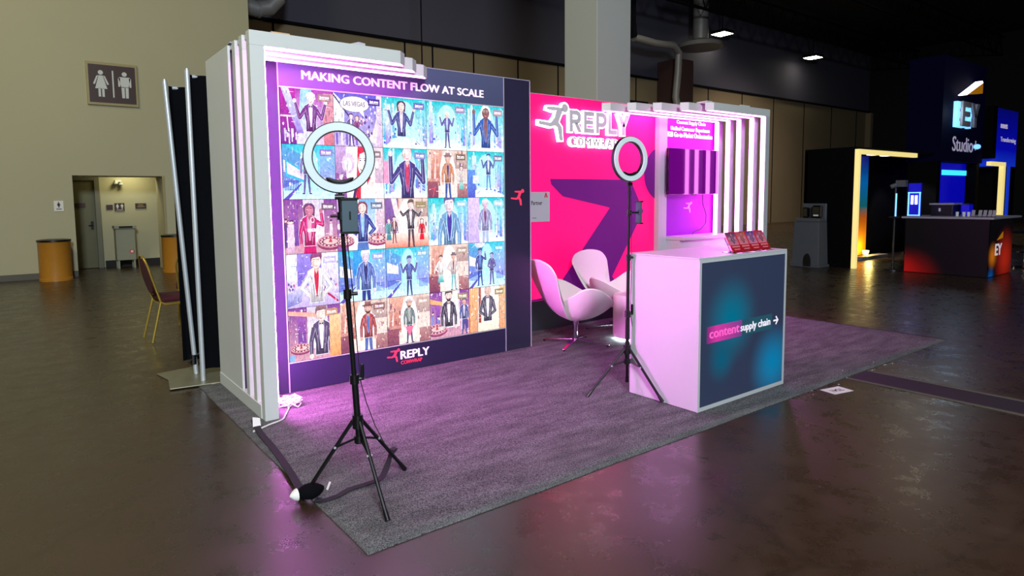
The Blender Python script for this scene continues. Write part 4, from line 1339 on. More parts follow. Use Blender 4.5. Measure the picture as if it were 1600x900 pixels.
sw = thing('swan_chair', 'white curved lounge chair nearest the navy wall edge', 'chair', (0, 0, 0), 'white lounge chairs', local=True)
half = [(.335, .0, .385), (.325, .17, .395), (.21, .315, .48), (.05, .395, .570), (-.09, .375, .580), (-.185, .25, .49), (-.235, .150, .46), (-.285, .24, .57), (-.330, .315, .66), (-.365, .325, .735), (-.388, .235, .805)]
rim = half + [(-.398, 0, .835)] + [(a, -b, c) for a, b, c in reversed(half[1:])]
RS = spline(rim, 7)
NR = len(RS); NT = 12
g = G()
cb = Vector((-.01, 0, .235)); ct = Vector((0.0, 0, .35))
for k in range(NT + 1):        # outer shell
    tt = k / NT
    for p in RS:
        e = tt ** .85
        g.v.append((cb.x + (p.x - cb.x) * e, cb.y + (p.y - cb.y) * e, cb.z + (p.z - cb.z) * tt ** 2.0))
for k in range(NT + 1):        # inner shell
    tt = 1 - k / NT
    for p in RS:
        e = tt ** .85
        sh = .955 if k else .985
        g.v.append((ct.x + (p.x * sh - ct.x) * e, ct.y + (p.y * sh - ct.y) * e, ct.z + (p.z + (.012 if k == 0 else .002) - ct.z) * tt ** 2.5))
for k in range(2 * NT + 1):
    for j in range(NR):
        j2 = (j + 1) % NR
        g.f.append((k * NR + j, k * NR + j2, (k + 1) * NR + j2, (k + 1) * NR + j))
o = g.build('shell', 'chair_white', sw, smooth=True)
G().tube([(0, 0, .045), (0, 0, .27)], .024, 16).tube([(0, 0, .20), (0, 0, .27)], .034, 16).build('pedestal', 'chrome', sw, smooth=True)
for k in range(4):
    a = math.radians(45 + 90 * k)
    d = Vector((math.cos(a), math.sin(a), 0))
    p_ = d.cross(Vector((0, 0, 1)))
    gg = G()
    L_ = [(0.01, .055, .022, .03), (.18, .040, .018, .022), (.34, .020, .014, .014)]
    for (rr_, zt, hw, hh) in L_:
        for (s1, s2) in ((-1, 0), (1, 0), (1, -1), (-1, -1)):
            gg.v.append(tuple(d * rr_ + p_ * hw * s1 + Vector((0, 0, zt + hh * s2 * .6))))
    for i in range(2):
        for j in range(4):
            j2 = (j + 1) % 4
            gg.f.append((i * 4 + j, i * 4 + j2, i * 4 + 4 + j2, i * 4 + 4 + j))
    gg.f += [(3, 2, 1, 0), (8, 9, 10, 11)]
    lg = gg.build('base_arm', 'chrome', sw, bevel=.003)
    G().lathe([(.012, -.0), (.012, .012)], d.x * .325, d.y * .325, 10).build('glide', 'black', lg)
sw.location = (3.27, 2.15, CF); sw.rotation_euler = (0, 0, math.radians(-18))
dup(sw, (4.13, 2.39, CF), math.radians(-80), 'white curved lounge chair in front of the arrow graphic, behind the first chair')

# stool
t = thing('side_table', 'white drum side table glowing at its foot between lounge chairs and counter', 'table', (3.88, 2.02, CF))
G().lathe([(.16, .035), (.17, .05), (.17, .455), (.16, .47), (.0, .475)], 3.86, 1.97, 40).build('drum', 'chair_white', t, smooth=True)
G().lathe([(.14, CF), (.14, .035)], 3.86, 1.97, 32).build('glowing_foot', mat('cool_led_foot', rgb(230, 245, 245), .5, emit=(.75, 1, 1, 1), es=60), t)

# ================================================================== DRAPES
def drape(label, x0, x1, y, z0, z1, pole_b, pole_t, amp):
    t = thing('curtain_stand', label, 'curtain', (pole_b[0], pole_b[1], 0))
    g = G()
    n = int((x1 - x0) / .035)
    th = .006
    for k in range(n + 1):
        x = x0 + (x1 - x0) * k / n
        yy = y + amp * math.sin(k * 1.35) + amp * .5 * math.sin(k * .61)
        for (dz, zz) in ((0, z0), (0, z1)):
            g.v.append((x, yy, zz)); g.v.append((x, yy + th, zz))
    for k in range(n):
        a, b = k * 4, k * 4 + 4
        g.f += [(a, b, b + 2, a + 2), (a + 1, a + 3, b + 3, b + 1), (a + 2, b + 2, b + 3, a + 3), (a, a + 1, b + 1, b)]
    g.f += [(0, 2, 3, 1), (n * 4, n * 4 + 1, n * 4 + 3, n * 4 + 2)]
    g.build('cloth', 'drape', t, smooth=True)
    G().tube([pole_b, pole_t], .019, 14).tube([Vector(pole_t), Vector(pole_t) + Vector((0, 0, .015))], .012, 10).build('upright_pole', 'alu', t, smooth=True)
    G().tube([(x0 + .03, y + .03, z1 - .01), (x1, y + .03, z1 - .01)], .016, 10).build('top_bar', 'alu', t, smooth=True)
    return t


d1 = drape('black cloth curtain on a leaning silver pole, farther left of the two', -.012, 4.6, 3.47, .11, 2.385, (.060, 3.35, .012), (-.061, 3.35, 2.40), .018)
G().tube([(.045, 3.35, .10), (.045, 3.35, .18)], .026, 10).tube([(.0, 3.33, .12), (.045, 3.35, .16), (.09, 3.34, .19)], .009, 6).build('strap', 'black', d1)
d2 = drape('black cloth curtain on an upright silver pole right behind the white portal', .075, 4.6, 3.15, .09, 2.435, (.057, 3.09, .012), (.053, 3.09, 2.453), .016)


def plate(par, cx, cy, w_, d_, rot, z):
    m_ = Matrix.Translation((cx, cy, z)) @ Matrix.Rotation(rot, 4, 'Z')
    G().box(-w_ / 2, w_ / 2, -d_ / 2, d_ / 2, 0, .008, m_).build('base_plate', 'steel_plate', par, bevel=.002)


plate(d1, .06, 3.42, .46, .42, math.radians(10), .002)
plate(d2, .03, 3.16, .42, .38, math.radians(-8), .0105)


# ================================================================== BANQUET CHAIRS (local, facing +X)
bc = thing('banquet_chair', 'gold framed banquet chair with burgundy pad seen from behind, left of the curtain', 'chair', (0, 0, 0), 'banquet chairs behind the booth', local=True)
G().box(-.20, .21, -.20, .20, .415, .475).build('seat', 'burgundy', bc, bevel=.025)
# hoop back
hoop = []
for k in range(17):
    a = PI * k / 16
    yb = .19 * math.cos(a); zb = .70 + .20 * math.sin(a)
    hoop.append((-.22 - (zb - .42) * .22, yb, zb))
full = [(-.20, .17, .42)] + hoop + [(-.20, -.17, .42)]
G().tube(full, .012, 8).build('back_frame', 'gold', bc, smooth=True)
g = G()
for hh in (-.012, .020):
    g.v.append((-.22 - .26 * .22 + hh, 0, .68))
    for k in range(24):
        a = 2 * PI * k / 24
        zz = .68 + .185 * math.sin(a)
        g.v.append((-.22 - (zz - .42) * .22 + hh, .165 * math.cos(a), zz))
for k in range(24):
    k2 = (k + 1) % 24
    g.f += [(0, 1 + k, 1 + k2), (25, 26 + k2, 26 + k), (1 + k, 26 + k, 26 + k2, 1 + k2)]
g.build('back_pad', 'burgundy', bc, smooth=True)
for sy in (-1, 1):
    G().tube([(-.20, .17 * sy, .42), (-.21, .17 * sy, .38), (-.30, .185 * sy, .014)], .012, 8).build('leg', 'gold', bc, smooth=True)
    G().tube([(-.20, .17 * sy, .42), (-.16, .18 * sy, .395), (.17, .18 * sy, .40), (.20, .18 * sy, .37), (.23, .185 * sy, .014)], .012, 8).build('leg', 'gold', bc, smooth=True)
G().tube([(.18, -.17, .40), (.18, .17, .40)], .009, 6).tube([(-.2, -.17, .40), (-.2, .17, .40)], .009, 6).build('seat_frame', 'gold', bc)
bc.location = (.26, 5.10, 0); bc.rotation_euler = (0, 0, math.radians(4))
dup(bc, (.62, 6.0, 0), math.radians(80), 'gold framed banquet chair mostly hidden behind the black curtain')

# ================================================================== RESTROOM WALL ITEMS
def pictogram(g, cx, cz, h, y, woman):
    r = .085 * h
    g.prism([(cx + r * math.cos(2 * PI * k / 16), cz + h * .90 + r * math.sin(2 * PI * k / 16)) for k in range(16)], 'y', y - .004, y)
    if woman:
        g.prism([(cx - .07 * h, cz + .79 * h), (cx + .07 * h, cz + .79 * h), (cx + .20 * h, cz + .30 * h), (cx - .20 * h, cz + .30 * h)], 'y', y - .004, y)
        for s_ in (-1, 1):
            g.prism([(cx + s_ * .08 * h, cz + .79 * h), (cx + s_ * .14 * h, cz + .77 * h), (cx + s_ * .26 * h, cz + .47 * h), (cx + s_ * .20 * h, cz + .45 * h)], 'y', y - .004, y)
            g.prism([(cx + s_ * .02 * h, cz), (cx + s_ * .10 * h, cz), (cx + s_ * .10 * h, cz + .31 * h), (cx + s_ * .02 * h, cz + .31 * h)], 'y', y - .004, y)
    else:
        g.prism([(cx - .17 * h, cz + .79 * h), (cx + .17 * h, cz + .79 * h), (cx + .20 * h, cz + .74 * h), (cx + .12 * h, cz + .40 * h), (cx - .12 * h, cz + .40 * h), (cx - .20 * h, cz + .74 * h)], 'y', y - .004, y)
        for s_ in (-1, 1):
            g.prism([(cx + s_ * .15 * h, cz + .76 * h), (cx + s_ * .22 * h, cz + .74 * h), (cx + s_ * .22 * h, cz + .42 * h), (cx + s_ * .16 * h, cz + .42 * h)], 'y', y - .004, y)
            g.prism([(cx + s_ * .015 * h, cz), (cx + s_ * .11 * h, cz), (cx + s_ * .12 * h, cz + .42 * h), (cx + s_ * .015 * h, cz + .42 * h)], 'y', y - .004, y)


t = thing('restroom_sign', 'large brown restroom sign with woman and man figures high on the beige wall', 'sign', (.63, WY, 3.37))
G().box(.185, 1.07, WY - .05, WY, 3.36, 4.19).build('frame', 'sign_frame', t, bevel=.005)
G().box(.225, 1.03, WY - .056, WY - .049, 3.41, 4.14).build('board', 'sign_brown', t)
g = G(); pictogram(g, .43, 3.52, .52, WY - .056, True); g.build('woman_figure', 'white_side', t)
g = G(); pictogram(g, .84, 3.52, .52, WY - .056, False); g.build('man_figure', 'white_side', t)
G().box(.625, .65, WY - .06, WY - .056, 3.52, 4.04).build('divider', 'white_side', t)

t = thing('small_wall_sign', 'small white wall sign with a black figure left of the recess', 'sign', (-.4, WY, 1.29))
G().box(-.475, -.32, WY - .012, WY, 1.29, 1.49).build('plate', 'paper', t)
g = G(); pictogram(g, -.398, 1.36, .11, WY - .012, True); g.box(-.44, -.355, WY - .014, WY - .012, 1.325, 1.338); g.build('figure', 'ink', t)


def bin_(label, x, y):
    t = thing('waste_bin', label, 'bin', (x, y, 0), 'tan waste bins by the restroom wall')
    G().lathe([(.27, 0), (.27, .05), (.262, .055), (.262, .72), (.27, .73)], x, y, 36).build('drum', 'bin_wood', t, smooth=True)
    G().lathe([(.275, .73), (.275, .765), (.20, .775), (.0, .775)], x, y, 36).build('lid', 'black', t, smooth=True)


bin_('tan round waste bin with black lid standing left of the recess', -.53, 12.12)
bin_('tan round waste bin with black lid partly behind the curtain', 1.56, 12.15)

t = thing('wipes_cabinet', 'grey cabinet with red round sticker standing in the restroom recess', 'cabinet', (.95, 13.9, 0))
G().box(.645, 1.02, 13.62, 13.95, .18, .87).build('body', 'grey_box', t, bevel=.01)
G().box(.62, 1.045, 13.58, 13.97, .87, .94).build('lid', 'grey_box', t, bevel=.01)
G().box(.71, .97, 13.575, 13.582, .885, .93).build('name_strip', 'ink', t)
for (a, b) in ((.66, 13.64), (.965, 13.64), (.66, 13.90), (.965, 13.90)):
    G().box(a, a + .04, b, b + .04, 0, .18).build('leg', 'grey_box', t)
g = G().prism([(.94 + .045 * math.cos(2 * PI * k / 18), .37 + .045 * math.sin(2 * PI * k / 18)) for k in range(18)], 'y', 13.615, 13.62); g.build('sticker', 'red_card', t)
g = G().prism([(.94 + .028 * math.cos(2 * PI * k / 18), .37 + .028 * math.sin(2 * PI * k / 18)) for k in range(18)], 'y', 13.612, 13.615); g.build('sticker_centre', 'paper', t)

tag(G().box(.56, .685, 14.185, 14.2, 1.28, 1.395).build('wall_plate', 'sign_brown'), 'smallest brown plate on the recess wall, beside the door', 'sign', 'plates on the recess wall')
t = thing('recess_sign', 'brown plate with two white figures on the recess wall', 'sign', (1.0, 14.2, 1.24))
G().box(.72, .915, 14.18, 14.2, 1.255, 1.43).build('plate', 'sign_brown', t)
g = G(); pictogram(g, .775, 1.30, .115, 14.18, True); pictogram(g, .865, 1.30, .115, 14.18, False); g.box(.75, .89, 14.177, 14.18, 1.27, 1.28); g.build('figures', 'white_side', t)
t = thing('wall_plate', 'dark brown plate on the recess wall right of the figures sign', 'sign', (1.5, 14.2, 1.3), 'plates on the recess wall')
G().box(1.13, 1.35, 14.18, 14.2, 1.30, 1.42).build('plate', 'sign_brown', t)
G().box(1.19, 1.29, 14.177, 14.18, 1.375, 1.39).box(1.17, 1.32, 14.177, 14.18, 1.335, 1.35).build('lettering', 'sign_frame', t)
t = thing('emergency_lamp', 'small white twin-head lamp above the recess door', 'lamp', (.8, 14.15, 1.85))
G().lathe([(.02, 1.84), (.045, 1.86), (.045, 1.90)], .76, 14.12, 12).lathe([(.02, 1.82), (.045, 1.84), (.045, 1.88)], .86, 14.12, 12).build('heads', 'white_side', t)
G().box(.75, .87, 14.1, 14.2, 1.90, 1.94).build('bracket', 'white_side', t)
rl = bpy.data.lights.new('recess_downlight', 'AREA'); rl.energy = 9; rl.size = .3; rl.color = (1, .93, .55)
ro_ = bpy.data.objects.new('recess_downlight', rl); C.objects.link(ro_); ro_.location = (1.0, 13.75, 2.28)

# ================================================================== ROOF STEEL, DUCTS, LAMPS
def lamp(x, y, z, label, power=160, s=.32, grp='high bay lamps'):
    t = thing('high_bay_lamp', label, 'lamp', (x, y, z), grp)
    G().box(x - s, x + s, y - s, y + s, z - .02, z).build('lens', 'lamp_glow', t)
    G().prism([(x - s * 1.1, y - s * 1.1), (x + s * 1.1, y - s * 1.1), (x + s * 1.1, y + s * 1.1), (x - s * 1.1, y + s * 1.1)], 'z', z, z + .12).build('housing', 'dark_steel', t)
    G().tube([(x, y, z + .12), (x, y, 9.6)], .02, 6).build('hanger', 'dark_steel', t)
    if power:
        l = bpy.data.lights.new('lamp_light', 'AREA'); l.energy = power; l.color = (1, .88, .62); l.size = s * 2; l.spread = 2.2
        o = bpy.data.objects.new('lamp_light', l); C.objects.link(o); o.location = (x, y, z - .05)
    return t


lamp(24.3, 14.6, 8.47, 'lit square ceiling lamp nearest the duct drop', 0)
lamp(31.8, 14.4, 8.30, 'lit square ceiling lamp farther right beyond the duct drop', 0)
lamp(17.6, 10.9, 8.6, 'ceiling lamp outside the frame high above the booth', 120, .55)
lamp(25.6, 7.0, 8.6, 'ceiling lamp outside the frame high above the far stands', 80, .5)
lamp(-3.0, -1.5, 8.6, 'ceiling lamp above the photographer', 60, .4)

# trusses: beams along X with web members
for n_, (yy, z) in enumerate([(9.0, 8.9), (12.8, 8.9)]):
    t = thing('roof_truss', ('dark steel roof truss nearer the booth' if n_ == 0 else 'dark steel roof truss near the far wall'), 'truss', (20, yy, z), 'roof trusses')
    G().box(3.5, 44, yy - .05, yy + .05, z - .45, z - .37).build('bottom_chord', 'dark_steel', t)
    G().box(3.5, 44, yy - .05, yy + .05, z + .45, z + .53).build('top_chord', 'dark_steel', t)
    g = G()
    for k in range(40):
        x = 3.5 + k
        g.tube([(x, yy, z - .4), (x + .5, yy, z + .47)], .025, 5).tube([(x + .5, yy, z + .47), (x + 1, yy, z - .4)], .025, 5)
    g.build('web', 'dark_steel', t)

t = thing('duct_elbow', 'fat grey duct elbow at the top beside the beige wall end', 'duct', (4.2, 13.6, 6.0))
G().tube([(3.45, 13.7, 6.12), (3.9, 13.7, 6.05), (4.2, 13.65, 6.12), (4.38, 13.6, 6.32), (4.42, 13.6, 6.8), (4.42, 13.6, 9.59)], .19, 16).build('pipe', 'duct', t, smooth=True)
for p, q in (((3.92, 13.7, 6.05), (3.97, 13.7, 6.055)), ((4.40, 13.6, 6.60), (4.40, 13.6, 6.66))):
    G().tube([p, q], .205, 16).build('seam_band', 'duct', t, smooth=True)
G().tube([(3.5, 13.75, 6.3), (3.9, 13.75, 7.0)], .13, 12).build('branch', 'duct', t, smooth=True)

t = thing('duct_drop', 'brown duct drop with bent white pipes on the far wall', 'duct', (20.8, 14.6, 4))
G().box(20.9, 21.9, 14.3, 15.38, 3.0, 7.0).build('shaft', wall_material('brown_duct', rgb(70, 44, 44), rgb(60, 38, 38)), t, bevel=.03)
G().tube([(17.6, 13.8, 7.25), (18.8, 13.8, 7.2), (20.0, 13.9, 7.3), (20.5, 14.0, 7.1), (20.6, 14.1, 6.4), (20.6, 14.2, 5.4), (20.9, 14.2, 4.6)], .14, 12).build('white_pipe', 'duct', t, smooth=True)
G().lathe([(.9, 7.45), (.85, 7.62), (.3, 7.8), (.3, 9.6)], 21.9, 14.0, 28).build('round_hood', 'duct', t, smooth=True)
G().tube([(17.6, 13.8, 7.25), (17.5, 13.8, 7.8), (17.5, 13.8, 9.6)], .14, 12).build('riser', 'dark_steel', t, smooth=True)
tag(G().tube([(7.48, 12, 4.5), (7.48, 12, 9.6)], .018, 8).build('hanging_cable', 'dark_steel'), 'thin dark cable hanging before the far wall', 'cable')
tag(G().box(18.4, 20.2, 15.25, 15.38, 4.6, 5.3).build('roller_door_box', 'dark_steel'), 'dark box on the far wall just above the right portal', 'box')
tag(G().box(37.6, 38.3, 2.2, 2.9, 0, 9.0).build('pillar', 'far_wall'), 'dim olive pillar at the right edge of the frame', 'pillar')

# ================================================================== BLACK AND YELLOW STAND (right background)
t = thing('black_stand', 'black exhibition stand with warm yellow lit edge and blue-orange wall', 'exhibition stand', (13.2, 3.8, 0))
G().box(11.93, 11.99, 3.42, 4.40, 0.002, 2.29).build('side_wall', 'ey_black', t)
G().box(11.93, 16.8, 4.34, 4.40, 0.002, 2.29).build('back_wall', 'ey_black', t)
G().box(14.06, 14.62, 4.32, 4.34, 0.05, 2.28).build('gradient_panel', 'gradient_wall', t)
G().box(11.93, 15.70, 3.42, 4.40, 2.29, 2.34).build('roof', 'ey_black', t)
G().box(11.88, 11.97, 3.34, 3.42, 0.002, 2.29).build('lit_post', 'ey_yellow_led', t, bevel=.004)
G().box(11.97, 14.60, 3.34, 3.42, 2.20, 2.29).build('lit_beam', 'ey_yellow_led', t, bevel=.004)
G().box(13.6, 14.9, 3.95, 4.15, 0.002, .07).build('plinth', 'count_top', t)
G().lathe([(.05, .07), (.07, .16)], 14.35, 4.20, 14).build('uplight', 'ey_uplight', t)
for x in (14.0, 14.65):
    G().box(x - .12, x + .12, 3.86, 4.06, 2.27, 2.29).build('spotlight', 'led_white', t)
ul = bpy.data.lights.new('uplight_lamp', 'POINT'); ul.energy = 9; ul.color = (1, .75, .2); ul.shadow_soft_size = .06
uo = bpy.data.objects.new('uplight_lamp', ul); C.objects.link(uo); uo.location = (14.3, 4.1, .28)
wl = bpy.data.lights.new('stand_spot', 'SPOT'); wl.energy = 60; wl.color = (.95, .95, 1); wl.spot_size = 1.3; wl.shadow_soft_size = .1
wo = bpy.data.objects.new('stand_spot', wl); C.objects.link(wo); wo.location = (14.9, 3.7, 2.2); wo.rotation_euler = (math.radians(20), 0, math.radians(-80))

t = thing('sign_tower', 'tall dark navy tower with lit EY and Studio+ lettering', 'sign', (17, 3.6, 2.2))
G().box(15.75, 18.45, 3.3, 4.0, 2.16, 4.5).build('tower_body', 'ey_navy', t)
for a_ in (15.75, 18.25):
    G().box(a_, a_ + .2, 3.35, 3.95, 0.002, 2.16).build('tower_leg', 'ey_black', t)
for ch, x, wd in (('E', 16.36, .56), ('Y', 16.94, .54)):
    block('letter_halo', ch, x, 2.95, wd - .06, .56, 3.29, .08, 'ice_led', t, .010)
    block('letter', ch, x + .03, 2.96, wd - .03, .55, 3.165, .05, 'grey_rule', t)
G().prism([(16.56, 3.68), (17.62, 4.02), (17.62, 3.78)], 'y', 3.12, 3.24).build('beam_wedge', 'gold_tri', t)
G().prism([(16.48, 3.66), (17.56, 4.07), (17.62, 4.03), (16.60, 3.66)], 'y', 3.12, 3.26).build('wedge_edge', 'led_white', t)
text('lettering', 'Studio+', (16.42, 3.299, 2.40), X, Z, 1.62, .34, mat('dim_white_vinyl', rgb(190, 180, 205), .5, emit=rgb(170, 160, 190), es=.5), t, .01, .0)
G().lathe([(.02, 2.48), (.06, 2.50), (.075, 2.54), (.06, 2.58), (.02, 2.60)], 17.78, 3.22, 16).build('spot_glow', 'ice_led', t)
G().box(16.6, 18.20, 3.55, 3.60, 0.95, 2.15).build('blue_screen', 'blue_lit', t)
G().box(16.62, 18.18, 3.53, 3.55, 1.86, 1.98).build('cyan_strip', 'cyan_lit', t)
pl_ = bpy.data.lights.new('sign_light', 'POINT'); pl_.energy = 7; pl_.color = (.6, .85, 1); pl_.shadow_soft_size = .2
po = bpy.data.objects.new('sign_light', pl_); C.objects.link(po); po.location = (16.15, 3.1, 3.25)

t = thing('lit_frame_portal', 'smaller warm yellow lit frame right of the sign tower', 'portal frame', (19.1, 3.35, 0))
G().box(19.45, 19.62, 3.12, 3.22, 0.002, 2.2).build('post', 'ey_yellow_led', t)
G().box(18.5, 19.45, 3.12, 3.22, 2.1, 2.2).build('beam', 'ey_yellow_led', t)

t = thing('blue_kiosk', 'tall blue illuminated kiosk box right of the sign tower', 'kiosk', (20, 3.6, 0))
G().box(18.95, 19.25, 3.25, 4.2, 2.3, 3.62).build('dark_side', 'ey_black', t)
G().box(19.25, 21.1, 3.3, 4.2, 2.12, 3.60).build('blue_front', 'kiosk_blue', t)
G().box(19.9, 21.1, 3.3, 4.2, 0.002, 2.12).build('kiosk_base', 'ey_black', t)
G().box(20.4, 20.62, 3.28, 3.3, 0.6, 2.12).build('blue_leg', 'kiosk_blue', t)
text('lettering', 'moments', (19.7, 3.299, 3.10), X, Z, .55, .13, 'white_text', t, .004)
text('lettering', 'Transforming', (19.75, 3.299, 2.72), X, Z, 1.25, .16, 'white_text', t, .004)

# counter of the stand
t = thing('stand_counter', 'black bar counter with red glow print and EY lettering', 'counter', (12.6, 1.9, 0))
G().box(12.06, 13.25, 1.31, 2.56, 0.002, .985).build('body', 'ey_black', t)
G().box(12.05, 12.06, 1.30, 2.56, .01, .98).build('front_print', 'ey_front_print', t)
G().box(12.05, 13.25, 1.30, 1.31, .01, .98).build('side_print', 'ey_side_print', t)
G().box(12.0, 13.5, 1.24, 2.62, .985, 1.02).build('worktop', 'count_top', t, bevel=.008)
text('lettering', 'EY', (12.36, 1.299, .36), X, Z, .34, .20, 'white_text', t, .004, .02)
G().prism([(12.42, .62), (12.72, .76), (12.72, .65)], 'y', 1.294, 1.299).build('emblem_wedge', 'gold_tri', t)

def topitem(name, label, cat, x0, x1, y0, y1, z0, z1, m, grp=None, bev=.003):
    o = G().box(x0, x1, y0, y1, z0, z1).build(name, m, bevel=bev)
    return tag(o, label, cat, grp)

ts = thing('tablet_kiosk', 'blue lit touchscreen standing on the black bar counter', 'kiosk', (12.15, 2.42, 1.02))
G().box(12.10, 12.14, 2.36, 2.56, 1.03, 1.62).build('panel', 'blue_lit', ts)
G().box(12.085, 12.10, 2.36, 2.38, 1.03, 1.46).box(12.085, 12.10, 2.54, 2.56, 1.03, 1.46).box(12.085, 12.10, 2.36, 2.56, 1.44, 1.46).box(12.085, 12.10, 2.36, 2.56, 1.03, 1.05).build('lit_edge', 'ice_led', ts)
G().box(12.085, 12.10, 2.41, 2.445, 1.24, 1.40).box(12.085, 12.10, 2.475, 2.51, 1.24, 1.40).build('digit_bars', 'led_white', ts)
G().box(12.06, 12.18, 2.36, 2.56, 1.02, 1.03).build('foot', 'black', ts)
t = thing('camera_stand', 'dark camera head on a slim lit pole beside the bar counter', 'stand', (11.95, 2.78, 0))
G().box(11.94, 11.96, 2.69, 2.71, 1.02, 1.44).build('lit_pole', 'ice_led', t)
G().tube([(12.05, 2.75, 0.03), (12.05, 2.75, 1.62)], .02, 8).build('pole', 'black', t)
G().lathe([(.14, .002), (.14, .03)], 12.05, 2.75, 18).build('foot', 'black', t)
G().box(11.92, 12.12, 2.66, 2.80, .99, 1.02).build('shelf', 'black', t)
G().box(12.0, 12.12, 2.58, 2.74, 1.56, 1.68).tube([(12.0, 2.72, 1.6), (11.95, 2.80, 1.56)], .04, 10).build('camera_head', 'station_grey', t)
t = thing('coffee_machine', 'squat black coffee machine on the bar counter', 'appliance', (13.1, 2.3, 1.02))
G().box(12.7, 13.1, 2.05, 2.40, 1.02, 1.22).build('body', 'black', t, bevel=.01)
G().box(12.68, 13.12, 2.03, 2.42, 1.22, 1.25).build('top_tray', 'count_top', t)
G().lathe([(.02, 1.10), (.02, 1.16)], 12.68, 2.25, 10).build('spout', 'alu', t)
t = thing('water_cooler', 'small blue lit box between the coffee machine and the card holders', 'box', (13.2, 2.0, 1.02))
G().box(12.9, 13.1, 1.86, 1.98, 1.02, 1.22).build('box', 'blue_lit', t)
G().box(12.9, 13.1, 1.86, 1.98, 1.22, 1.235).build('lid', 'black', t)
for k, yy in enumerate([1.90, 1.80, 1.73, 1.66, 1.56, 1.49, 1.42, 1.36]):
    t = thing('drinking_glass' if k < 3 else 'card_holder', (['leftmost', 'middle', 'rightmost'][k] + ' small clear glass on the bar counter' if k < 3 else ['leftmost', 'second', 'third', 'fourth', 'rightmost'][k - 3] + ' small pale card holder from the left on the bar counter'), ('glass' if k < 3 else 'card holder'), (12.4, yy, 1.02), ('glasses on the bar counter' if k < 3 else 'card holders on the bar counter'))
    if k < 3:
        G().lathe([(.022, 1.02), (.026, 1.10), (.024, 1.10), (.02, 1.025)], 12.45, yy, 12).build('bowl', 'ring_diff', t)
    else:
        mm = Matrix.Translation((12.42, yy, 1.02)) @ Matrix.Rotation(math.radians(20), 4, 'Y')
        G().box(0, .006, -.025, .025, 0, .12, mm).build('card', 'count_top', t)
        G().box(-.03, .03, -.028, .028, 0, .008, Matrix.Translation((12.42, yy, 1.02))).build('foot', 'black', t)

# right edge furniture
t = thing('bar_table', 'dark high table with glowing blue monitor at the right edge', 'table', (13.9, .9, 0))
G().lathe([(.32, 1.02), (.32, 1.05)], 13.6, .86, 24).build('top', 'count_top', t, smooth=True)
G().tube([(13.6, .86, .02), (13.6, .86, 1.02)], .03, 10).build('post', 'chrome', t)
G().lathe([(.24, .002), (.24, .02)], 13.6, .86, 24).build('foot', 'chrome', t)
t = thing('monitor', 'small blue lit monitor standing on the high table', 'monitor', (13.5, .95, 1.05))
G().box(13.55, 13.60, .86, 1.14, 1.10, 1.42).build('housing', 'black', t)
G().box(13.54, 13.55, .88, 1.12, 1.12, 1.40).build('screen', 'blue_lit', t)
G().box(13.535, 13.54, .90, 1.10, 1.18, 1.20).build('cyan_line', 'cyan_lit', t)
G().box(13.5, 13.65, .93, 1.05, 1.05, 1.10).build('stand', 'black', t)
t = thing('bar_stool', 'chrome and black bar stool at the right edge', 'stool', (14.2, 1.25, 0))
G().lathe([(.2, .002), (.2, .02), (.03, .03)], 14.3, 1.35, 24).build('base', 'chrome', t, smooth=True)
G().tube([(14.3, 1.35, .03), (14.3, 1.35, .66)], .025, 10).build('post', 'chrome', t, smooth=True)
G().box(14.12, 14.48, 1.17, 1.53, .66, .72).build('seat', 'black', t, bevel=.02)
G().tube([(14.15, 1.35, .3), (14.3, 1.2, .3), (14.45, 1.35, .3), (14.3, 1.5, .3)], .012, 8, closed=True).build('footrest', 'chrome', t, smooth=True)

# hand wash station
t = thing('hand_wash_station', 'grey moulded hand wash station with black dispensers against the black stand', 'station', (11.6, 4.1, 0))
g = G()
for (z, a) in ((0.002, .29), (.06, .27), (.90, .245)):
    pass
yc = 4.12
sec = [(0.002, .300, .20), (.05, .300, .20), (.055, .275, .185), (.88, .245, .165), (.90, .250, .17)]
for z, hw, hd_ in sec:
    for (sx, sy) in ((-1, -1), (1, -1), (1, 1), (-1, 1)):
        g.v.append((11.68 + sx * hd_, yc + sy * hw, z))
for i in range(len(sec) - 1):
    for j in range(4):
        j2 = (j + 1) % 4
        g.f.append((i * 4 + j, i * 4 + j2, i * 4 + 4 + j2, i * 4 + 4 + j))
g.f += [(3, 2, 1, 0), tuple(len(g.v) - 4 + q for q in range(4))]
g.build('tank', 'station_grey', t, bevel=.012)
G().box(11.78, 11.83, yc - .25, yc + .22, .90, 1.26).build('back_panel', 'station_grey', t, bevel=.015)
G().prism([(yc - .25, .90), (yc + .22, .90), (yc + .22, .97), (yc - .25, .97)], 'x', 11.52, 11.78).build('basin', 'station_grey', t, bevel=.012)
G().box(11.66, 11.78, yc - .20, yc - .02, .98, 1.22).build('towel_dispenser', 'dark_gloss', t, bevel=.03)
G().box(11.68, 11.78, yc + .06, yc + .18, .98, 1.18).build('soap_dispenser', 'dark_gloss', t, bevel=.02)
G().box(11.655, 11.662, yc - .16, yc - .06, 1.01, 1.04).build('paper_towel', 'paper', t)
ped = G()
for k in range(9):
    a = PI * k / 8
    ped.v.append((11.478, yc - .05 + .075 * math.cos(a), .12 + .13 * math.sin(a) * 1.2))
for k in range(9):
    v = ped.v[k]; ped.v.append((11.50, v[1], v[2]))
ped.v += [(11.478, yc + .025, .02), (11.478, yc - .125, .02), (11.50, yc + .025, .02), (11.50, yc - .125, .02)]
ped.f += [tuple(list(range(9)) + [19, 18]), tuple(list(range(17, 8, -1)) + [20, 21])]
ped.build('foot_pedal_recess', 'black', t)

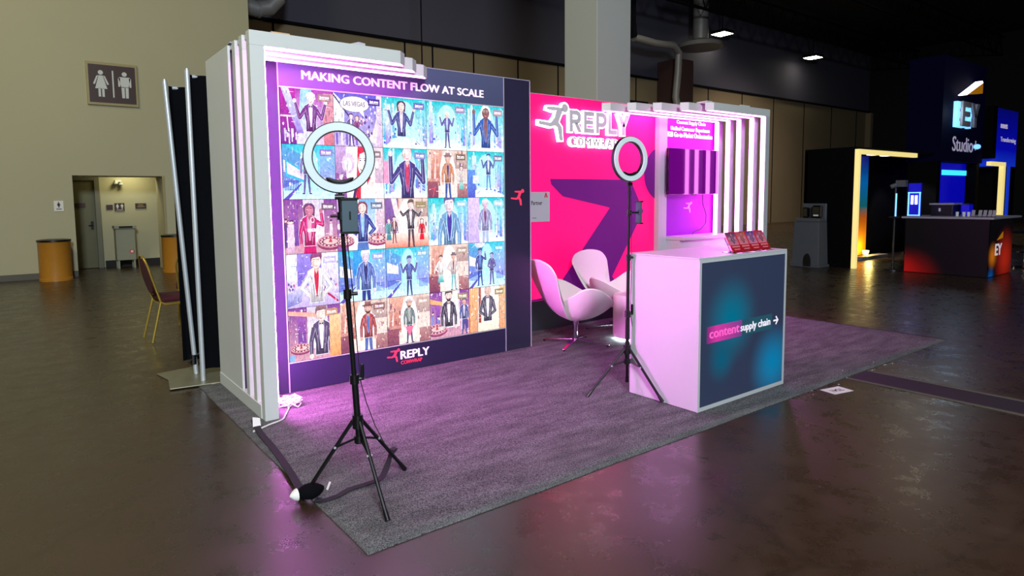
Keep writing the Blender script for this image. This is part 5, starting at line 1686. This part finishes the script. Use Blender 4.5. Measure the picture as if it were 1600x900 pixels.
# ================================================================== SMALL THINGS ON THE FLOOR
def ribbon(g, path, w_, th=.003):
    path = [Vector(p) for p in path]
    b = len(g.v)
    for i, p in enumerate(path):
        d = (path[min(i + 1, len(path) - 1)] - path[max(i - 1, 0)]); d.z = 0; d.normalize()
        s_ = Vector((-d.y, d.x, 0)) * w_ / 2
        for q in (p - s_, p + s_, p + s_ + Vector((0, 0, th)), p - s_ + Vector((0, 0, th))):
            g.v.append(tuple(q))
    for i in range(len(path) - 1):
        for j in range(4):
            j2 = (j + 1) % 4
            g.f.append((b + i * 4 + j, b + i * 4 + j2, b + i * 4 + 4 + j2, b + i * 4 + 4 + j))
    g.f += [(b + 3, b + 2, b + 1, b), tuple(b + (len(path) - 1) * 4 + q for q in range(4))]
    return g


tp = spline([(.09, 1.80, .03), (.055, 1.62, .028), (.045, 1.35, .022), (.02, 1.05, .02), (-.01, .80, .022), (-.035, .66, .024)], 6)[:31]
tag(ribbon(G(), [tuple(p) for p in tp], .040).build('webbing_strap', 'strap', smooth=False), 'long dark strap lying along the left carpet edge', 'strap', 'straps on the carpet')
tp = spline([(0.02, .56, .020), (.09, .53, .019), (.17, .56, .020), (.26, .56, .022), (.345, .56, .03), (.40, .60, .06), (.43, .61, .115), (.435, .61, .14)], 5)[:36]
tag(ribbon(G(), [tuple(p) for p in tp], .034).build('webbing_strap', 'strap'), 'dark strap looping from the carpet corner onto the tripod leg', 'strap', 'straps on the carpet')
t = thing('cable_pouch', 'small black pouch with white cap at the tripod foot by the carpet edge', 'pouch', (-.03, .60, .012))
g = G()
for k in range(7):
    tt = k / 6
    rr_ = [.012, .034, .042, .044, .040, .030, .012][k]
    for j in range(12):
        a = 2 * PI * j / 12
        g.v.append((-.075 + .13 * tt, .60 + rr_ * 1.1 * math.cos(a), .052 + rr_ * .8 * math.sin(a)))
for k in range(6):
    for j in range(12):
        j2 = (j + 1) % 12
        g.f.append((k * 12 + j, k * 12 + j2, k * 12 + 12 + j2, k * 12 + 12 + j))
g.f += [tuple(reversed(range(12))), tuple(72 + j for j in range(12))]
g.build('pouch_body', 'drape', t, smooth=True)
g = G()
for k in range(4):
    rr_ = [.030, .026, .018, .004][k]
    for j in range(12):
        a = 2 * PI * j / 12
        g.v.append((-.075 - .012 * k, .60 + rr_ * math.cos(a), .052 + rr_ * math.sin(a)))
for k in range(3):
    for j in range(12):
        j2 = (j + 1) % 12
        g.f.append((k * 12 + j, k * 12 + j2, k * 12 + 12 + j2, k * 12 + 12 + j))
g.f += [tuple(reversed(range(12))), tuple(36 + j for j in range(12))]
g.build('white_cap', 'paper', t, smooth=True)
G().tube([(.075, .60, .036), (.105, .64, .046)], .006, 8).build('white_toggle', 'paper', t)

# cable coil and lead
g = G()
random.seed(8)
co = []
for k in range(90):
    a = k * .62
    rr_ = .055 + .022 * math.sin(k * 1.7)
    co.append((.40 + rr_ * math.cos(a) + .012 * math.sin(k * .9), 2.05 + rr_ * 1.1 * math.sin(a), .022 + .05 * (k / 90) + .012 * math.sin(k * 2.1)))
g.tube(co, .0045, 6)
tag(g.build('cable_coil', 'paper', smooth=True), 'tangle of white cable lit pink at the portal foot', 'cable')
lp_ = spline([(.36, 2.0, .02), (.29, 1.84, .02), (.25, 1.78, .018), (.16, 1.74, .018), (.08, 1.70, .018), (.05, 1.69, .02)], 6)[:31]
tag(G().tube([tuple(p) for p in lp_], .0055, 6).build('white_lead', 'paper', smooth=True), 'thin white cable running out before the portal foot', 'cable')
g = G().prism([(0, 0), (.05, 0), (.055, .05), (.012, .065)], 'z', 0, .001, Matrix.Translation((.045, 1.72, .03)) @ Matrix.Rotation(.9, 4, 'X'))
tag(g.build('paper_scrap', 'paper'), 'folded white paper scrap beside the portal foot', 'paper')
tag(G().box(.09, .15, 2.955, 2.975, .012, .013).build('tape_piece', 'yellow_tape'), 'small yellow tape piece on the carpet behind the portal', 'tape')
t = thing('floor_card', 'white booth number card lying on the concrete by the carpet', 'card', (3.73, -.11, 0))
cm = Matrix.Translation((3.735, -.115, .0006)) @ Matrix.Rotation(math.radians(-12), 4, 'Z')
G().box(-.10, .10, -.062, .062, 0, .0012, cm).build('card', 'paper', t)
ux = (cm.to_3x3() @ Vector((-1, 0, 0))); uy = (cm.to_3x3() @ Vector((0, -1, 0)))
text('lettering', '7041', tuple(cm @ Vector((.055, .025, .0012))), ux, uy, .11, .05, 'ink', t, .0005, .01)

# crumbs of litter near the carpet edge
random.seed(5)
for k in range(14):
    x = random.uniform(3.4, 4.9); y = -random.uniform(.01, .16) + (0.1 if random.random() < .4 else 0)
    z = .0005 if y < -.01 else .014
    s_ = random.uniform(.005, .012)
    g = G().prism([(0, 0), (s_, .2 * s_), (s_ * 1.3, s_), (.3 * s_, s_ * .8)], 'z', 0, .002, Matrix.Translation((x, y, z)) @ Matrix.Rotation(random.uniform(0, 6), 4, 'Z'))
    tag(g.build('debris_crumb', 'paper'), 'tiny pale litter crumb beside the carpet front edge', 'litter', 'litter crumbs by the carpet edge')
